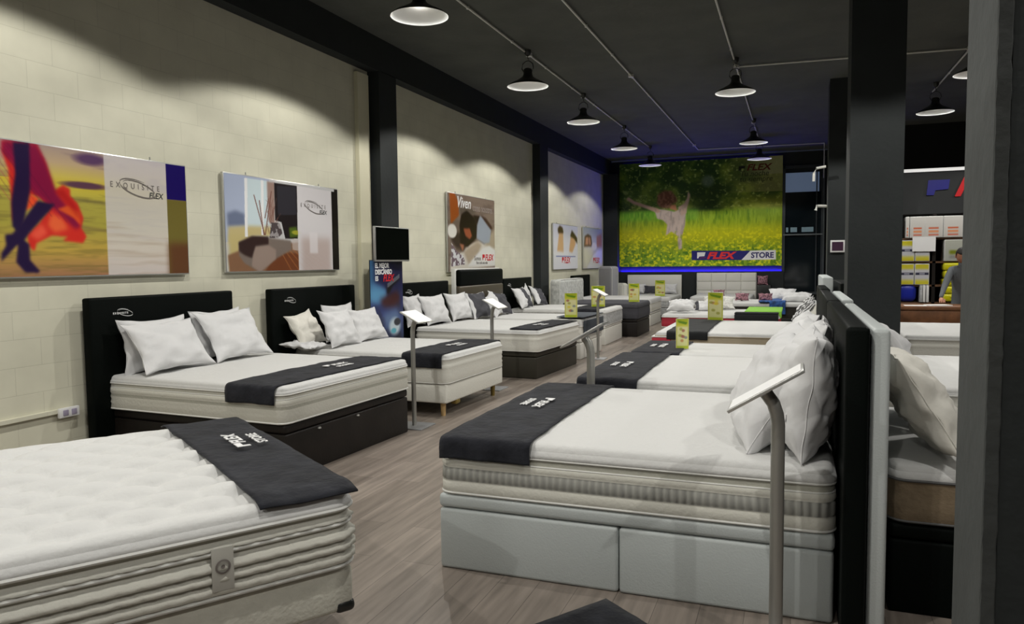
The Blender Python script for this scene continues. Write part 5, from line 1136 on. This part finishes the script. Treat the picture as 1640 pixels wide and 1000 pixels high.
# person leaning at the desk, mostly behind the near column
def person():
    t = thing('person', 'dark haired person in grey sleeves leaning over the desk', 'person', (2.38, 12.95, 0))
    J = {'pelvis': (0, 0, .93), 'spine': (-.01, -.05, 1.1), 'chest': (-.03, -.12, 1.28), 'neck': (-.05, -.17, 1.43), 'head0': (-.07, -.20, 1.50),
         'shL': (-.20, -.13, 1.36), 'elL': (-.30, -.26, 1.14), 'wrL': (-.38, -.44, .96), 'shR': (.15, -.13, 1.36), 'elR': (.26, -.28, 1.13), 'wrR': (.12, -.46, .94),
         'hipL': (-.10, 0, .90), 'knL': (-.11, .0, .49), 'anL': (-.11, .04, .08), 'toL': (-.11, -.12, .04), 'hipR': (.10, 0, .90), 'knR': (.11, .0, .49), 'anR': (.11, .04, .08), 'toR': (.11, -.12, .04)}
    rad = {'pelvis': .15, 'spine': .14, 'chest': .155, 'neck': .055, 'head0': .05, 'shL': .065, 'elL': .045, 'wrL': .028, 'shR': .065, 'elR': .045, 'wrR': .028, 'hipL': .095, 'knL': .06, 'anL': .042, 'toL': .035, 'hipR': .095, 'knR': .06, 'anR': .042, 'toR': .035}
    E = [('pelvis', 'spine'), ('spine', 'chest'), ('chest', 'neck'), ('neck', 'head0'), ('chest', 'shL'), ('shL', 'elL'), ('elL', 'wrL'), ('chest', 'shR'), ('shR', 'elR'), ('elR', 'wrR'), ('pelvis', 'hipL'), ('hipL', 'knL'), ('knL', 'anL'), ('anL', 'toL'), ('pelvis', 'hipR'), ('hipR', 'knR'), ('knR', 'anR'), ('anR', 'toR')]
    def skin(name, J, E, rad, root, m, sub=2):
        ks = list(J); me = bpy.data.meshes.new(name); me.from_pydata([J[k] for k in ks], [(ks.index(a), ks.index(b)) for a, b in E], [])
        o = link(name, me, m, t); md = o.modifiers.new('skin', 'SKIN'); md.use_smooth_shade = True
        for i, k in enumerate(ks):
            sv = me.skin_vertices[0].data[i]; sv.radius = (rad[k], rad[k] * (.8 if k in ('chest', 'spine', 'pelvis') else 1)); sv.use_root = (k == root)
        s = o.modifiers.new('sub', 'SUBSURF'); s.levels = s.render_levels = sub
        return o
    skin('body', J, E, rad, 'pelvis', M_cloth)
    # head with face, hair cap
    bm = bmesh.new(); bmesh.ops.create_uvsphere(bm, u_segments=28, v_segments=20, radius=1)
    for v in bm.verts:
        x, y, z = v.co; f = 1 - 0.22 * max(0, -z) * (1 if y < 0 else .6)
        v.co = (x * .076 * f, y * .096 * (f if y < 0 else 1), z * .118)
        if y < -.75 and -.35 < z < .12 and abs(x) < .22: v.co.y -= .016 * (1 - abs(x) / .22)
        if y < -.6 and .08 < z < .28 and .25 < abs(x) < .6: v.co.y += .010
        if y < -.6 and -.62 < z < -.48 and abs(x) < .4: v.co.y += .006
    R = Matrix.Rotation(D2(28), 3, 'X'); bmesh.ops.rotate(bm, cent=(0, 0, 0), matrix=R, verts=bm.verts); bmesh.ops.translate(bm, vec=(-.085, -.235, 1.58), verts=bm.verts)
    bm_obj('head', bm, M_skin, t, True)
    bm = bmesh.new(); bmesh.ops.create_uvsphere(bm, u_segments=28, v_segments=20, radius=1)
    bmesh.ops.delete(bm, geom=[v for v in bm.verts if v.co.z < -.15 or (v.co.y < -.35 and v.co.z < .42)], context='VERTS')
    for v in bm.verts: x, y, z = v.co; k = 1 + .04 * noise.noise((x * 6, y * 6, z * 6)); v.co = (x * .085 * k, y * .106 * k, z * .130 * k)
    bmesh.ops.rotate(bm, cent=(0, 0, 0), matrix=R, verts=bm.verts); bmesh.ops.translate(bm, vec=(-.085, -.232, 1.583), verts=bm.verts)
    h = bm_obj('hair', bm, M_hair, t, True); sd = h.modifiers.new('t', 'SOLIDIFY'); sd.thickness = .008
    for s in (-1, 1):
        bm = bmesh.new(); bmesh.ops.create_uvsphere(bm, u_segments=10, v_segments=8, radius=1); bmesh.ops.scale(bm, vec=(.010, .018, .03), verts=bm.verts); bmesh.ops.translate(bm, vec=(-.085 + s * .079, -.232, 1.575), verts=bm.verts); bm_obj('ear', bm, M_skin, t, True)
    for s, w in (('L', J['wrL']), ('R', J['wrR'])):
        w = Vector(w); H = {'w': w, 'p': w + Vector((-.005, -.05, -.02)), 'q': w + Vector((-.005, -.085, -.035))}; rr = {'w': .026, 'p': .032, 'q': .028}; EE = [('w', 'p'), ('p', 'q')]
        for i in range(4):
            ox = (i - 1.5) * .019; ln = (.062, .072, .068, .052)[i]; a_ = 'a%d' % i; b_ = 'b%d' % i; c_ = 'c%d' % i
            H[a_] = w + Vector((ox, -.10, -.034)); H[b_] = H[a_] + Vector((ox * .15, -ln * .55, -.008)); H[c_] = H[b_] + Vector((0, -ln * .35, -.018))
            for k in (a_, b_): rr[k] = .009
            rr[c_] = .0075; EE += [('q', a_), (a_, b_), (b_, c_)]
        sx = 1 if s == 'L' else -1; H['t1'] = w + Vector((sx * .035, -.05, -.02)); H['t2'] = w + Vector((sx * .052, -.085, -.03)); rr['t1'] = .012; rr['t2'] = .009; EE += [('p', 't1'), ('t1', 't2')]
        skin('hand', H, EE, rr, 'p', M_skin, 1)
person()
for o in list(bpy.data.objects):
    if '_h' in o.keys(): del o['_h']
